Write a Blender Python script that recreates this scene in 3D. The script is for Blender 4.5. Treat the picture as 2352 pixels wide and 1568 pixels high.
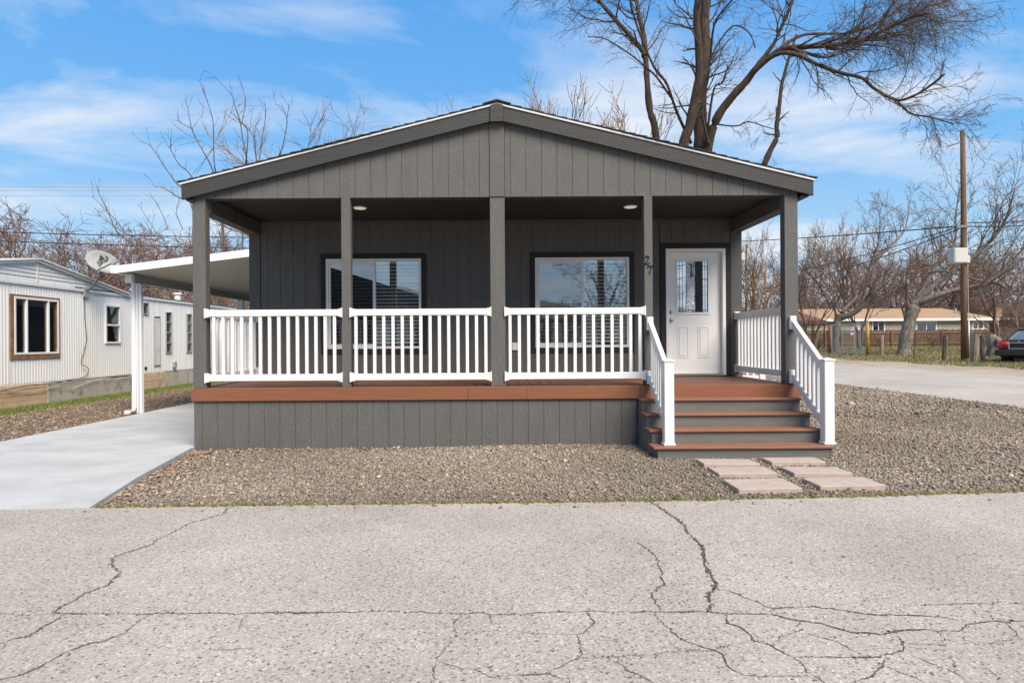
import bpy, bmesh, math, random
import numpy as np
from mathutils import Vector, Matrix

# ------------------------------------------------------------------ camera, world, sun, exposure
for o in list(bpy.data.objects):
    bpy.data.objects.remove(o)
SC = bpy.context.scene
COL = SC.collection
HCAM = 1.38           # eye height, metres
ROLL = 0.0065         # the photograph leans a third of a degree
cam = bpy.data.cameras.new('camera')
cam.sensor_width = 36.0
cam.lens = 1853.0 / 3072.0 * 36.0
cam.shift_x = 0.0149
cam.clip_start = 0.05
cam.clip_end = 3000
camo = bpy.data.objects.new('camera', cam)
COL.objects.link(camo)
camo.matrix_world = Matrix.Translation((0, 0, HCAM)) @ Matrix.Rotation(math.pi / 2, 4, 'X') @ Matrix.Rotation(-ROLL, 4, 'Z')
SC.camera = camo

SUN_EL, SUN_AZ = math.radians(48), math.radians(152)      # azimuth clockwise from +Y (depth)
sun_dir = Vector((math.sin(SUN_AZ) * math.cos(SUN_EL), math.cos(SUN_AZ) * math.cos(SUN_EL), math.sin(SUN_EL)))
world = bpy.data.worlds.new('World')
SC.world = world
world.use_nodes = True
wn, wl = world.node_tree.nodes, world.node_tree.links
wn.clear()
def wnode(t, **kw):
    n = wn.new(t)
    for k, v in kw.items():
        setattr(n, k, v)
    return n
sky = wnode('ShaderNodeTexSky', sky_type='NISHITA', sun_disc=False, sun_elevation=SUN_EL, sun_rotation=SUN_AZ,
            altitude=800, air_density=1.0, dust_density=0.3, ozone_density=1.6)
tc = wnode('ShaderNodeTexCoord')
sep = wnode('ShaderNodeSeparateXYZ')
wl.new(tc.outputs['Generated'], sep.inputs[0])
den = wnode('ShaderNodeMath', operation='MAXIMUM'); den.inputs[1].default_value = 0.0
wl.new(sep.outputs['Z'], den.inputs[0])
den2 = wnode('ShaderNodeMath', operation='ADD'); den2.inputs[1].default_value = 0.16
wl.new(den.outputs[0], den2.inputs[0])
dx = wnode('ShaderNodeMath', operation='DIVIDE'); wl.new(sep.outputs['X'], dx.inputs[0]); wl.new(den2.outputs[0], dx.inputs[1])
dy = wnode('ShaderNodeMath', operation='DIVIDE'); wl.new(sep.outputs['Y'], dy.inputs[0]); wl.new(den2.outputs[0], dy.inputs[1])
cmb = wnode('ShaderNodeCombineXYZ'); wl.new(dx.outputs[0], cmb.inputs[0]); wl.new(dy.outputs[0], cmb.inputs[1])
mp = wnode('ShaderNodeMapping'); mp.inputs['Scale'].default_value = (0.55, 0.8, 1); mp.inputs['Location'].default_value = (3.62, 9.34, 0)
mp.inputs['Rotation'].default_value = (0, 0, 0.35)
wl.new(cmb.outputs[0], mp.inputs[0])
n1 = wnode('ShaderNodeTexNoise'); n1.inputs['Scale'].default_value = 1.7; n1.inputs['Detail'].default_value = 7
n1.inputs['Roughness'].default_value = 0.56; n1.inputs['Distortion'].default_value = 0.5
wl.new(mp.outputs[0], n1.inputs['Vector'])
cr = wnode('ShaderNodeValToRGB')
cr.color_ramp.elements[0].position = 0.46; cr.color_ramp.elements[0].color = (0, 0, 0, 1)
cr.color_ramp.elements[1].position = 0.68; cr.color_ramp.elements[1].color = (1, 1, 1, 1)
wl.new(n1.outputs['Fac'], cr.inputs[0])
amt = wnode('ShaderNodeMath', operation='MULTIPLY'); amt.inputs[1].default_value = 0.9
wl.new(cr.outputs['Color'], amt.inputs[0])
# the same clear blue all round: part sky texture, part a gradient that only depends on the height above the horizon
ramp = wnode('ShaderNodeValToRGB')
stops = [(0.0, (.23, .285, .335)), (0.10, (.175, .262, .34)), (0.28, (.066, .185, .345)), (0.50, (.040, .145, .325)), (1.0, (.03, .11, .27))]
ramp.color_ramp.elements[0].position, ramp.color_ramp.elements[0].color = 0.0, (*stops[0][1], 1)
ramp.color_ramp.elements[1].position, ramp.color_ramp.elements[1].color = 1.0, (*stops[-1][1], 1)
for p_, c_ in stops[1:-1]:
    ramp.color_ramp.elements.new(p_).color = (*c_, 1)
wl.new(den.outputs[0], ramp.inputs[0])
rs_ = wnode('ShaderNodeMix', data_type='RGBA', blend_type='MULTIPLY'); rs_.inputs[0].default_value = 1; rs_.inputs[7].default_value = (12.5, 12.5, 12.5, 1)
wl.new(ramp.outputs[0], rs_.inputs[6])
hs = wnode('ShaderNodeMix', data_type='RGBA'); hs.inputs[0].default_value = 0.08
wl.new(rs_.outputs[2], hs.inputs[6]); wl.new(sky.outputs[0], hs.inputs[7])
mix = wnode('ShaderNodeMix', data_type='RGBA')
wl.new(amt.outputs[0], mix.inputs[0]); wl.new(hs.outputs[2], mix.inputs[6])
mix.inputs[7].default_value = (4.1, 4.25, 4.55, 1)
bg = wnode('ShaderNodeBackground'); bg.inputs['Strength'].default_value = 0.08
wl.new(mix.outputs[2], bg.inputs['Color'])
wo = wnode('ShaderNodeOutputWorld'); wl.new(bg.outputs[0], wo.inputs['Surface'])

sl = bpy.data.lights.new('sun', 'SUN'); sl.energy = 2.5; sl.angle = math.radians(36); sl.color = (1.0, 0.88, 0.72)
so = bpy.data.objects.new('sun', sl); COL.objects.link(so)
so.location = (20, -30, 40)
so.rotation_euler = sun_dir.to_track_quat('Z', 'Y').to_euler()
SC.view_settings.view_transform = 'Standard'
SC.view_settings.look = 'None'
SC.view_settings.exposure = 1.42
SC.view_settings.gamma = 1.0
SC.view_settings.use_curve_mapping = False

# ------------------------------------------------------------------ helpers
random.seed(27)
# where a point of the photograph (measured on a 2352-wide print) lies at depth Y, or on the ground
def uv(x, y):
    ax, ay = x - 1176.0, y - 784.0
    return (1176 + ax - ROLL * ay - 1141.0) / 1419.0, -(ay + ROLL * ax) / 1419.0
def W(x, y, Y):
    u, v = uv(x, y)
    return (u * Y, Y, HCAM + v * Y)
def terrain(X, Y):
    return min(0.6, max(0.0, (X - 19.0) * 0.05)) if Y > 3 else 0.0
def G(x, y):
    u, v = uv(x, y)
    Y = 5.0
    for i in range(60):
        Y = 0.5 * Y + 0.5 * (terrain(u * Y, Y) - HCAM) / v
    return (u * Y, Y, terrain(u * Y, Y))

class MB:
    def __init__(s):
        s.v = []; s.f = []
    def add(s, vs, fs):
        b = len(s.v); s.v.extend(vs); s.f.extend([tuple(b + i for i in f) for f in fs])
    def box(s, x0, x1, y0, y1, z0, z1):
        s.add([(x0,y0,z0),(x1,y0,z0),(x1,y1,z0),(x0,y1,z0),(x0,y0,z1),(x1,y0,z1),(x1,y1,z1),(x0,y1,z1)],
              [(0,3,2,1),(4,5,6,7),(0,1,5,4),(1,2,6,5),(2,3,7,6),(3,0,4,7)])
        return s
    def prism(s, poly, axis, a, b):
        """polygon (list of 2d points) swept along axis from a to b"""
        n = len(poly)
        def mk(p, t):
            if axis == 'y': return (p[0], t, p[1])
            if axis == 'x': return (t, p[0], p[1])
            return (p[0], p[1], t)
        vs = [mk(p, a) for p in poly] + [mk(p, b) for p in poly]
        fs = [tuple(range(n)), tuple(range(2 * n - 1, n - 1, -1))] + [(i, n + i, n + (i + 1) % n, (i + 1) % n) for i in range(n)]
        s.add(vs, fs); return s
    def tube(s, pts, radii, n=6, cap=True):
        pts = [Vector(p) for p in pts]
        if not isinstance(radii, (list, tuple)): radii = [radii] * len(pts)
        b = len(s.v)
        for i, p in enumerate(pts):
            t = (pts[min(i + 1, len(pts) - 1)] - pts[max(i - 1, 0)])
            if t.length < 1e-9: t = Vector((0, 0, 1))
            t.normalize()
            r = Vector((1, 0, 0)) if abs(t.x) < 0.8 else Vector((0, 1, 0))
            a = t.cross(r).normalized(); c = t.cross(a)
            for k in range(n):
                an = 2 * math.pi * k / n
                q = p + (a * math.cos(an) + c * math.sin(an)) * radii[i]
                s.v.append((q.x, q.y, q.z))
        for i in range(len(pts) - 1):
            for k in range(n):
                k2 = (k + 1) % n
                s.f.append((b + i*n + k, b + i*n + k2, b + (i+1)*n + k2, b + (i+1)*n + k))
        if cap:
            s.f.append(tuple(b + k for k in range(n - 1, -1, -1)))
            e = b + (len(pts) - 1) * n
            s.f.append(tuple(e + k for k in range(n)))
        return s
    def bar(s, p, q, w, h, up=(0, 0, 1)):
        p, q = Vector(p), Vector(q); d = (q - p).normalized(); up = Vector(up)
        sd = d.cross(up).normalized(); u = sd.cross(d)
        vs = []
        for c in (p, q):
            for i, j in ((-1,-1),(1,-1),(1,1),(-1,1)):
                k = c + sd * (w / 2 * i) + u * (h / 2 * j); vs.append(tuple(k))
        s.add(vs, [(0,1,2,3),(7,6,5,4),(0,4,5,1),(1,5,6,2),(2,6,7,3),(3,7,4,0)])
        return s
    def lathe(s, c, prof, n=16, axis='z'):
        b = len(s.v); m = len(prof)
        for r, h in prof:
            for k in range(n):
                a = 2 * math.pi * k / n
                x, y = r * math.cos(a), r * math.sin(a)
                if axis == 'z': s.v.append((c[0]+x, c[1]+y, c[2]+h))
                elif axis == 'y': s.v.append((c[0]+x, c[1]+h, c[2]+y))
                else: s.v.append((c[0]+h, c[1]+x, c[2]+y))
        for i in range(m - 1):
            for k in range(n):
                k2 = (k + 1) % n
                s.f.append((b+i*n+k, b+i*n+k2, b+(i+1)*n+k2, b+(i+1)*n+k))
        s.f.append(tuple(b + k for k in range(n - 1, -1, -1)))
        s.f.append(tuple(b + (m-1)*n + k for k in range(n)))
        return s
    def mesh(s, name, mat, off=(0, 0, 0), bevel=0, smooth=False, fix=True):
        me = bpy.data.meshes.new(name)
        vs = [(x - off[0], y - off[1], z - off[2]) for x, y, z in s.v] if off != (0, 0, 0) else s.v
        me.from_pydata(vs, [], s.f)
        if bevel or fix:
            bm = bmesh.new(); bm.from_mesh(me)
            if fix: bmesh.ops.recalc_face_normals(bm, faces=bm.faces)
            if bevel:
                ed = [e for e in bm.edges if e.is_manifold and e.calc_face_angle(0) > 0.5]
                bmesh.ops.bevel(bm, geom=ed, offset=bevel, segments=1, affect='EDGES', clamp_overlap=True)
            bm.to_mesh(me); bm.free()
        if mat: me.materials.append(mat)
        if smooth:
            me.polygons.foreach_set('use_smooth', [True] * len(me.polygons))
        me.update()
        return me
    def build(s, name, mat, parent=None, bevel=0, smooth=False, fix=True):
        off = (0, 0, 0)
        p = parent
        while p is not None:
            off = tuple(off[i] + p.location[i] for i in range(3)); p = p.parent
        o = bpy.data.objects.new(name, s.mesh(name, mat, off, bevel, smooth, fix))
        COL.objects.link(o)
        if parent is not None: o.parent = parent
        return o

def tag(o, label=None, cat=None, group=None, kind=None):
    if label: o['label'] = label
    if cat: o['category'] = cat
    if group: o['group'] = group
    if kind: o['kind'] = kind
    return o
def empty(name, loc=(0, 0, 0)):
    o = bpy.data.objects.new(name, None); COL.objects.link(o); o.location = loc; o.empty_display_size = 0.2
    return o
_cache = {}
def piece(name, b, mat, parent, bevel=0.0):
    """a box given by its limits; alike boxes share one mesh"""
    x0, x1, y0, y1, z0, z1 = b
    d = (round(x1-x0, 3), round(y1-y0, 3), round(z1-z0, 3))
    key = (d, mat.name, bevel)
    if key not in _cache:
        _cache[key] = MB().box(-d[0]/2, d[0]/2, -d[1]/2, d[1]/2, -d[2]/2, d[2]/2).mesh(name, mat, bevel=bevel)
    o = bpy.data.objects.new(name, _cache[key]); COL.objects.link(o)
    off = [0, 0, 0]; p = parent
    while p is not None:
        off = [off[i] + p.location[i] for i in range(3)]; p = p.parent
    o.location = ((x0+x1)/2 - off[0], (y0+y1)/2 - off[1], (z0+z1)/2 - off[2])
    if parent is not None: o.parent = parent
    return o
def copy_tree(o, parent=None):
    c = o.copy(); COL.objects.link(c)
    if parent is not None: c.parent = parent
    for ch in [k for k in o.children]:
        copy_tree(ch, c)
    return c

# ------------------------------------------------------------------ materials
def mat(name, col, rough=0.7, metal=0.0, var=0.0, vscale=6.0, bump=0.0, bscale=60.0, stretch=(1, 1, 1), col2=None, spec=0.4,
        detail=4, dirt=None, dscale=1.2, dlo=0.52, dhi=0.75, emit=None):
    """paint or wood with world-anchored noise; dirt = stain colour with a shape of its own"""
    m = bpy.data.materials.new(name); m.use_nodes = True
    nt = m.node_tree; N, L = nt.nodes, nt.links
    b = N['Principled BSDF']
    b.inputs['Roughness'].default_value = rough; b.inputs['Metallic'].default_value = metal
    b.inputs['Specular IOR Level'].default_value = spec
    b.inputs['Base Color'].default_value = (*col, 1)
    geo = N.new('ShaderNodeNewGeometry')
    mp = N.new('ShaderNodeMapping'); mp.inputs['Scale'].default_value = stretch
    L.new(geo.outputs['Position'], mp.inputs[0])
    out = None
    if var or col2:
        n = N.new('ShaderNodeTexNoise'); n.inputs['Scale'].default_value = vscale; n.inputs['Detail'].default_value = detail
        L.new(mp.outputs[0], n.inputs['Vector'])
        r = N.new('ShaderNodeValToRGB')
        c2 = col2 if col2 else tuple(c * (1 + var) for c in col)
        c1 = col if col2 else tuple(c * (1 - var) for c in col)
        r.color_ramp.elements[0].position = 0.33; r.color_ramp.elements[0].color = (*c1, 1)
        r.color_ramp.elements[1].position = 0.67; r.color_ramp.elements[1].color = (*c2, 1)
        L.new(n.outputs['Fac'], r.inputs[0]); out = r.outputs['Color']
    if dirt:
        n = N.new('ShaderNodeTexNoise'); n.inputs['Scale'].default_value = dscale; n.inputs['Detail'].default_value = 8
        n.inputs['Roughness'].default_value = 0.65
        L.new(mp.outputs[0], n.inputs['Vector'])
        r = N.new('ShaderNodeValToRGB')
        r.color_ramp.elements[0].position = dlo; r.color_ramp.elements[0].color = (0, 0, 0, 1)
        r.color_ramp.elements[1].position = dhi; r.color_ramp.elements[1].color = (1, 1, 1, 1)
        L.new(n.outputs['Fac'], r.inputs[0])
        x = N.new('ShaderNodeMix'); x.data_type = 'RGBA'
        L.new(r.outputs['Color'], x.inputs[0])
        if out: L.new(out, x.inputs[6])
        else: x.inputs[6].default_value = (*col, 1)
        x.inputs[7].default_value = (*dirt, 1)
        out = x.outputs[2]
    if out: L.new(out, b.inputs['Base Color'])
    if bump:
        n = N.new('ShaderNodeTexNoise'); n.inputs['Scale'].default_value = bscale; n.inputs['Detail'].default_value = 5
        L.new(mp.outputs[0], n.inputs['Vector'])
        bp = N.new('ShaderNodeBump'); bp.inputs['Strength'].default_value = bump; bp.inputs['Distance'].default_value = 0.02
        L.new(n.outputs['Fac'], bp.inputs['Height']); L.new(bp.outputs[0], b.inputs['Normal'])
    if emit:
        b.inputs['Emission Color'].default_value = (*emit[0], 1); b.inputs['Emission Strength'].default_value = emit[1]
    return m
def glass_mat(name, tint=(0.6, 0.66, 0.66), refl=0.3, rough=0.0, bump=0):
    m = bpy.data.materials.new(name); m.use_nodes = True
    N, L = m.node_tree.nodes, m.node_tree.links
    N.remove(N['Principled BSDF'])
    t = N.new('ShaderNodeBsdfTransparent'); t.inputs[0].default_value = (*tint, 1)
    g = N.new('ShaderNodeBsdfGlossy'); g.inputs['Roughness'].default_value = rough; g.inputs[0].default_value = (0.95, 0.97, 1, 1)
    x = N.new('ShaderNodeMixShader'); x.inputs[0].default_value = refl
    L.new(t.outputs[0], x.inputs[1]); L.new(g.outputs[0], x.inputs[2]); L.new(x.outputs[0], N['Material Output'].inputs[0])
    if bump:
        geo = N.new('ShaderNodeNewGeometry')
        n = N.new('ShaderNodeTexVoronoi'); n.inputs['Scale'].default_value = 55
        L.new(geo.outputs['Position'], n.inputs['Vector'])
        bp = N.new('ShaderNodeBump'); bp.inputs['Strength'].default_value = bump; bp.inputs['Distance'].default_value = 0.01
        L.new(n.outputs['Distance'], bp.inputs['Height']); L.new(bp.outputs[0], g.inputs['Normal'])
    return m
def attr_mat(name, rough=0.85, bump=0.0):
    m = bpy.data.materials.new(name); m.use_nodes = True
    N, L = m.node_tree.nodes, m.node_tree.links
    b = N['Principled BSDF']; b.inputs['Roughness'].default_value = rough; b.inputs['Specular IOR Level'].default_value = 0.25
    a = N.new('ShaderNodeAttribute'); a.attribute_name = 'tint'
    L.new(a.outputs['Color'], b.inputs['Base Color'])
    return m
def speckle_mat(name, stops, scale, rough=0.9, stain=None, bump=0.3, stain_scale=0.5, fine=0.06):
    """stone chips: every cell of a voronoi takes one colour of a ramp"""
    m = bpy.data.materials.new(name); m.use_nodes = True
    N, L = m.node_tree.nodes, m.node_tree.links
    b = N['Principled BSDF']; b.inputs['Roughness'].default_value = rough; b.inputs['Specular IOR Level'].default_value = 0.2
    geo = N.new('ShaderNodeNewGeometry')
    nz = N.new('ShaderNodeTexNoise'); nz.inputs['Scale'].default_value = scale * 0.8; nz.inputs['Detail'].default_value = 1
    L.new(geo.outputs['Position'], nz.inputs['Vector'])
    va = N.new('ShaderNodeVectorMath'); va.operation = 'MULTIPLY_ADD'
    va.inputs[1].default_value = (0.6 / scale,) * 3
    L.new(nz.outputs['Color'], va.inputs[0]); L.new(geo.outputs['Position'], va.inputs[2])
    v = N.new('ShaderNodeTexVoronoi'); v.inputs['Scale'].default_value = scale
    L.new(va.outputs[0], v.inputs['Vector'])
    sx = N.new('ShaderNodeSeparateColor'); L.new(v.outputs['Color'], sx.inputs[0])
    r = N.new('ShaderNodeValToRGB'); r.color_ramp.interpolation = 'LINEAR'
    els = r.color_ramp.elements
    els[0].position, els[0].color = stops[0][0], (*stops[0][1], 1)
    els[1].position, els[1].color = stops[-1][0], (*stops[-1][1], 1)
    for p, c in stops[1:-1]:
        e = els.new(p); e.color = (*c, 1)
    L.new(sx.outputs[0], r.inputs[0])
    out = r.outputs['Color']
    n2 = N.new('ShaderNodeTexNoise'); n2.inputs['Scale'].default_value = stain_scale; n2.inputs['Detail'].default_value = 6
    n2.inputs['Roughness'].default_value = 0.6
    L.new(geo.outputs['Position'], n2.inputs['Vector'])
    r2 = N.new('ShaderNodeValToRGB')
    s0, s1 = stain if stain else ((0.86, 0.86, 0.86), (1.08, 1.06, 1.04))
    r2.color_ramp.elements[0].position = 0.36; r2.color_ramp.elements[0].color = (*s0, 1)
    r2.color_ramp.elements[1].position = 0.64; r2.color_ramp.elements[1].color = (*s1, 1)
    L.new(n2.outputs['Fac'], r2.inputs[0])
    x = N.new('ShaderNodeMix'); x.data_type = 'RGBA'; x.blend_type = 'MULTIPLY'; x.inputs[0].default_value = 1
    L.new(out, x.inputs[6]); L.new(r2.outputs['Color'], x.inputs[7])
    L.new(x.outputs[2], b.inputs['Base Color'])
    bp = N.new('ShaderNodeBump'); bp.inputs['Strength'].default_value = bump; bp.inputs['Distance'].default_value = 0.006
    L.new(v.outputs['Distance'], bp.inputs['Height']); L.new(bp.outputs[0], b.inputs['Normal'])
    return m

M = {}
SID = (0.107, 0.104, 0.101)
M['siding'] = mat('grey_siding_paint', SID, 0.75, var=0.05, vscale=5, stretch=(1.5, 1.5, 0.3), bump=0.5, bscale=60, spec=0.3, dirt=(0.135, 0.128, 0.12), dscale=16, dlo=0.56, dhi=0.72)
M['trim'] = mat('grey_trim_paint', (0.082, 0.080, 0.077), 0.7, var=0.08, vscale=8, stretch=(1, 1, 0.3), bump=0.3, bscale=80)
M['rake'] = mat('dark_rake_paint', (0.037, 0.0365, 0.0365), 0.65, var=0.10, vscale=12, stretch=(0.3, 1, 1.5), bump=0.35, bscale=70)
M['darktrim'] = mat('near_black_trim_paint', (0.012, 0.012, 0.012), 0.6, bump=0.2, bscale=80)
M['backing'] = mat('groove_backing', (0.055, 0.054, 0.052), 0.9)
M['vinyl'] = mat('white_vinyl', (0.70, 0.70, 0.70), 0.38, spec=0.5, var=0.015, vscale=3)
M['winframe'] = mat('window_vinyl', (0.74, 0.73, 0.71), 0.45)
M['doorpaint'] = mat('door_paint', (0.80, 0.79, 0.77), 0.42, var=0.01)
M['deck'] = mat('brown_composite_decking', (0.155, 0.072, 0.045), 0.6, var=0.16, vscale=5, stretch=(6, 0.7, 6), bump=0.15, bscale=60)
M['fascia'] = mat('rust_brown_composite', (0.200, 0.078, 0.038), 0.55, var=0.08, vscale=6, stretch=(0.4, 4, 4), bump=0.12, bscale=50)
M['tread'] = mat('tread_composite', (0.225, 0.106, 0.066), 0.55, var=0.12, vscale=6, stretch=(0.5, 5, 5), bump=0.12, bscale=50)
M['riser'] = mat('grey_riser_paint', (0.12, 0.118, 0.112), 0.7, var=0.08, vscale=8, stretch=(0.4, 1, 2), bump=0.2, bscale=60, dirt=(0.17, 0.16, 0.15), dscale=3, dlo=0.6, dhi=0.8)
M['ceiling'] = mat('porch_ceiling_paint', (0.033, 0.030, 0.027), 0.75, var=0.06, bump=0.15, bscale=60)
M['shingle'] = mat('charcoal_shingle', (0.045, 0.043, 0.042), 0.95, var=0.3, vscale=40, bump=0.5, bscale=200)
M['drip'] = mat('white_drip_edge', (0.55, 0.55, 0.55), 0.4)
M['glass'] = glass_mat('window_glass', (0.95, 0.97, 0.97), 0.21)
M['screen'] = glass_mat('window_glass_behind_screen', (0.60, 0.60, 0.61), 0.22)
M['decoglass'] = glass_mat('clear_door_glass', (0.55, 0.62, 0.62), 0.62, rough=0.03)
M['hammered'] = glass_mat('hammered_door_glass', (0.25, 0.28, 0.28), 0.5, rough=0.12, bump=0.8)
M['slat'] = mat('blind_slat', (0.84, 0.82, 0.77), 0.6)
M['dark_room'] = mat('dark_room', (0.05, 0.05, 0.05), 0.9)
M['steel'] = mat('satin_nickel', (0.5, 0.49, 0.47), 0.3, metal=1.0)
M['leadcame'] = mat('lead_came', (0.05, 0.055, 0.06), 0.4, metal=0.7)
M['number'] = mat('oil_rubbed_number', (0.02, 0.018, 0.016), 0.45, metal=0.4)
M['lens'] = mat('weak_glow_ceiling_lens', (0.8, 0.76, 0.68), 0.5, emit=((1.0, 0.88, 0.7), 0.14))  # cream lens colour with a weak emission added
M['concrete'] = mat('pale_new_concrete', (0.405, 0.412, 0.415), 0.85, var=0.06, vscale=1.3, stretch=(1, 1.5, 1), bump=0.12, bscale=120,
                    dirt=(0.335, 0.33, 0.315), dscale=1.4, dlo=0.47, dhi=0.74, detail=8)
M['road'] = speckle_mat('aged_chip_seal', [(0.0, (0.09, 0.084, 0.078)), (0.045, (0.22, 0.204, 0.184)), (0.2, (0.320, 0.297, 0.270)),
                        (0.55, (0.372, 0.346, 0.316)), (0.78, (0.355, 0.325, 0.285)), (0.9, (0.415, 0.388, 0.36)), (1.0, (0.52, 0.485, 0.45))], 98,
                        stain=((0.86, 0.845, 0.83), (1.06, 1.05, 1.03)), stain_scale=0.9)
M['street'] = speckle_mat('smooth_worn_asphalt', [(0.0, (0.31, 0.285, 0.26)), (0.5, (0.385, 0.354, 0.320)), (1.0, (0.45, 0.42, 0.385))], 60,
                          stain=((0.84, 0.83, 0.82), (1.06, 1.05, 1.03)), stain_scale=0.35, bump=0.1)
M['gravel'] = speckle_mat('gravel_bed', [(0.0, (0.05, 0.045, 0.04)), (0.3, (0.15, 0.13, 0.105)), (0.6, (0.24, 0.205, 0.165)), (0.85, (0.19, 0.175, 0.16)), (1.0, (0.36, 0.31, 0.26))], 32,
                          bump=1.0)
M['verge'] = speckle_mat('roadside_gravel', [(0.0, (0.24, 0.20, 0.16)), (0.5, (0.36, 0.31, 0.255)), (1.0, (0.46, 0.41, 0.35))], 25, stain=((0.8, 0.78, 0.74), (1.06, 1.04, 1.0)))
M['earth'] = mat('dry_grass_ground', (0.20, 0.155, 0.085), 0.95, col2=(0.17, 0.165, 0.07), vscale=0.6, bump=0.6, bscale=14, dirt=(0.13, 0.095, 0.06), dscale=2.2, dlo=0.5, dhi=0.7)
M['paver'] = mat('pink_paver', (0.40, 0.325, 0.285), 0.9, var=0.07, vscale=14, bump=0.25, bscale=160, dirt=(0.33, 0.275, 0.245), dscale=6)
M['crack'] = mat('crack_fill', (0.045, 0.038, 0.032), 0.95, col2=(0.11, 0.09, 0.07), vscale=9, dirt=(0.12, 0.125, 0.045), dscale=2.5, dlo=0.55, dhi=0.65)
M['moss'] = attr_mat('moss_tufts')
M['stone'] = attr_mat('loose_stone', 0.85)
M['leaf'] = attr_mat('fallen_leaf', 0.8)
M['blade'] = attr_mat('grass_blade', 0.8)
M['white_metal'] = mat('white_enamel_aluminium', (0.78, 0.79, 0.80), 0.4)
M['pan'] = mat('cream_pan_roof', (0.60, 0.56, 0.48), 0.5, var=0.03)
M['beam_grey'] = mat('galvanised_beam', (0.34, 0.34, 0.34), 0.5)
M['trailer'] = mat('weathered_white_siding', (0.78, 0.775, 0.75), 0.55, var=0.02, vscale=2, stretch=(1, 1, 0.25), dirt=(0.68, 0.655, 0.55), dscale=0.9, dlo=0.52, dhi=0.85)
M['trailer_lap'] = mat('weathered_lap_siding', (0.66, 0.66, 0.63), 0.55, var=0.05, dirt=(0.36, 0.36, 0.33), dscale=4, dlo=0.56, dhi=0.8)
M['trailer_trim'] = mat('trailer_trim', (0.66, 0.66, 0.65), 0.5, dirt=(0.38, 0.37, 0.34), dscale=5, dlo=0.55, dhi=0.75)
M['rustwood'] = mat('orange_wood_trim', (0.24, 0.13, 0.07), 0.8, var=0.2, vscale=8, dirt=(0.12, 0.08, 0.05), dscale=7, dlo=0.5, dhi=0.7)
M['tanboard'] = mat('tan_skirting', (0.56, 0.40, 0.26), 0.85, var=0.1, vscale=4, dirt=(0.26, 0.13, 0.06), dscale=2.5, dlo=0.58, dhi=0.75, bump=0.2, bscale=40)
M['greyboard'] = mat('grey_skirting', (0.43, 0.40, 0.34), 0.9, var=0.12, vscale=4, dirt=(0.12, 0.10, 0.075), dscale=3, dlo=0.55, dhi=0.75, bump=0.3, bscale=30)
M['darkglass'] = glass_mat('dark_trailer_glass', (0.6, 0.62, 0.62), 0.12)
M['greencloth'] = mat('green_curtain', (0.14, 0.30, 0.17), 0.9, var=0.2, vscale=12)
M['alu'] = mat('dull_aluminium', (0.42, 0.43, 0.43), 0.45, metal=0.5)
M['teal'] = mat('teal_weatherstrip', (0.10, 0.33, 0.31), 0.8)
M['roof_dark'] = mat('dark_flat_roofing', (0.12, 0.115, 0.11), 0.9, var=0.2)
M['dish'] = mat('grey_dish_enamel', (0.27, 0.29, 0.29), 0.5, dirt=(0.45, 0.45, 0.42), dscale=6)
M['dish_arm'] = mat('dish_arm_grey', (0.16, 0.165, 0.17), 0.5)
M['black'] = mat('black_ink', (0.02, 0.02, 0.022), 0.6)
M['cable'] = mat('black_cable', (0.03, 0.03, 0.03), 0.6)
M['cable_lite'] = mat('pale_cable', (0.42, 0.40, 0.36), 0.6)
def bark(name, c1, c2, sc=5):
    return mat(name, c1, 0.9, col2=c2, vscale=sc, stretch=(3, 3, 0.5), bump=1.0, bscale=18)
M['bark_hero'] = bark('elm_bark', (0.026, 0.018, 0.013), (0.078, 0.053, 0.037))
M['twig_hero'] = mat('elm_twig', (0.075, 0.052, 0.038), 0.85, var=0.2, vscale=3)
M['bark_grey'] = bark('pale_grey_bark', (0.085, 0.070, 0.057), (0.25, 0.22, 0.19))
M['twig_grey'] = mat('grey_brown_twig', (0.10, 0.075, 0.058), 0.85, var=0.25, vscale=2)
M['bark_red'] = bark('red_brown_bark', (0.10, 0.06, 0.045), (0.19, 0.125, 0.095))
M['twig_red'] = mat('red_brown_twig', (0.185, 0.118, 0.094), 0.85, var=0.3, vscale=0.7)
M['twig_tan'] = mat('tan_twig', (0.23, 0.16, 0.105), 0.85, var=0.25, vscale=0.8)
M['pole'] = mat('weathered_pole_wood', (0.09, 0.052, 0.03), 0.9, col2=(0.17, 0.10, 0.058), vscale=4, stretch=(4, 4, 0.3), bump=0.4, bscale=30)
M['rustpole'] = mat('rust_brown_pole', (0.26, 0.105, 0.045), 0.85, var=0.25, vscale=4, stretch=(2, 2, 0.3))
M['cabinet'] = mat('cabinet_grey', (0.50, 0.51, 0.50), 0.5)
M['twig_mix'] = mat('grey_to_red_twig', (0.11, 0.08, 0.062), 0.85, col2=(0.18, 0.11, 0.085), vscale=0.5)

# ------------------------------------------------------------------ setting: ground, roads, gravel, driveway
def sheet(name, poly, z, m, kind='structure', parent=None):
    me = bpy.data.meshes.new(name)
    me.from_pydata([(x, y, z) for x, y in poly], [], [tuple(range(len(poly)))])
    me.materials.append(m)
    o = bpy.data.objects.new(name, me); COL.objects.link(o)
    if kind: o['kind'] = kind
    return o
xs = [-700, -60, -12, 0, 10.15, 18.9, 21, 24, 27, 31, 45, 80, 700]
ys = [-700, -60, 2.9, 3.1, 30, 60, 110, 200, 900]
gb = MB()
for y in ys:
    for x in xs:
        gb.v.append((x, y, terrain(x, y) - 0.03))
for j in range(len(ys) - 1):
    for i in range(len(xs) - 1):
        a = j * len(xs) + i
        gb.f.append((a, a + 1, a + 1 + len(xs), a + len(xs)))
tag(gb.build('ground', M['earth']), kind='structure')

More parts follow.
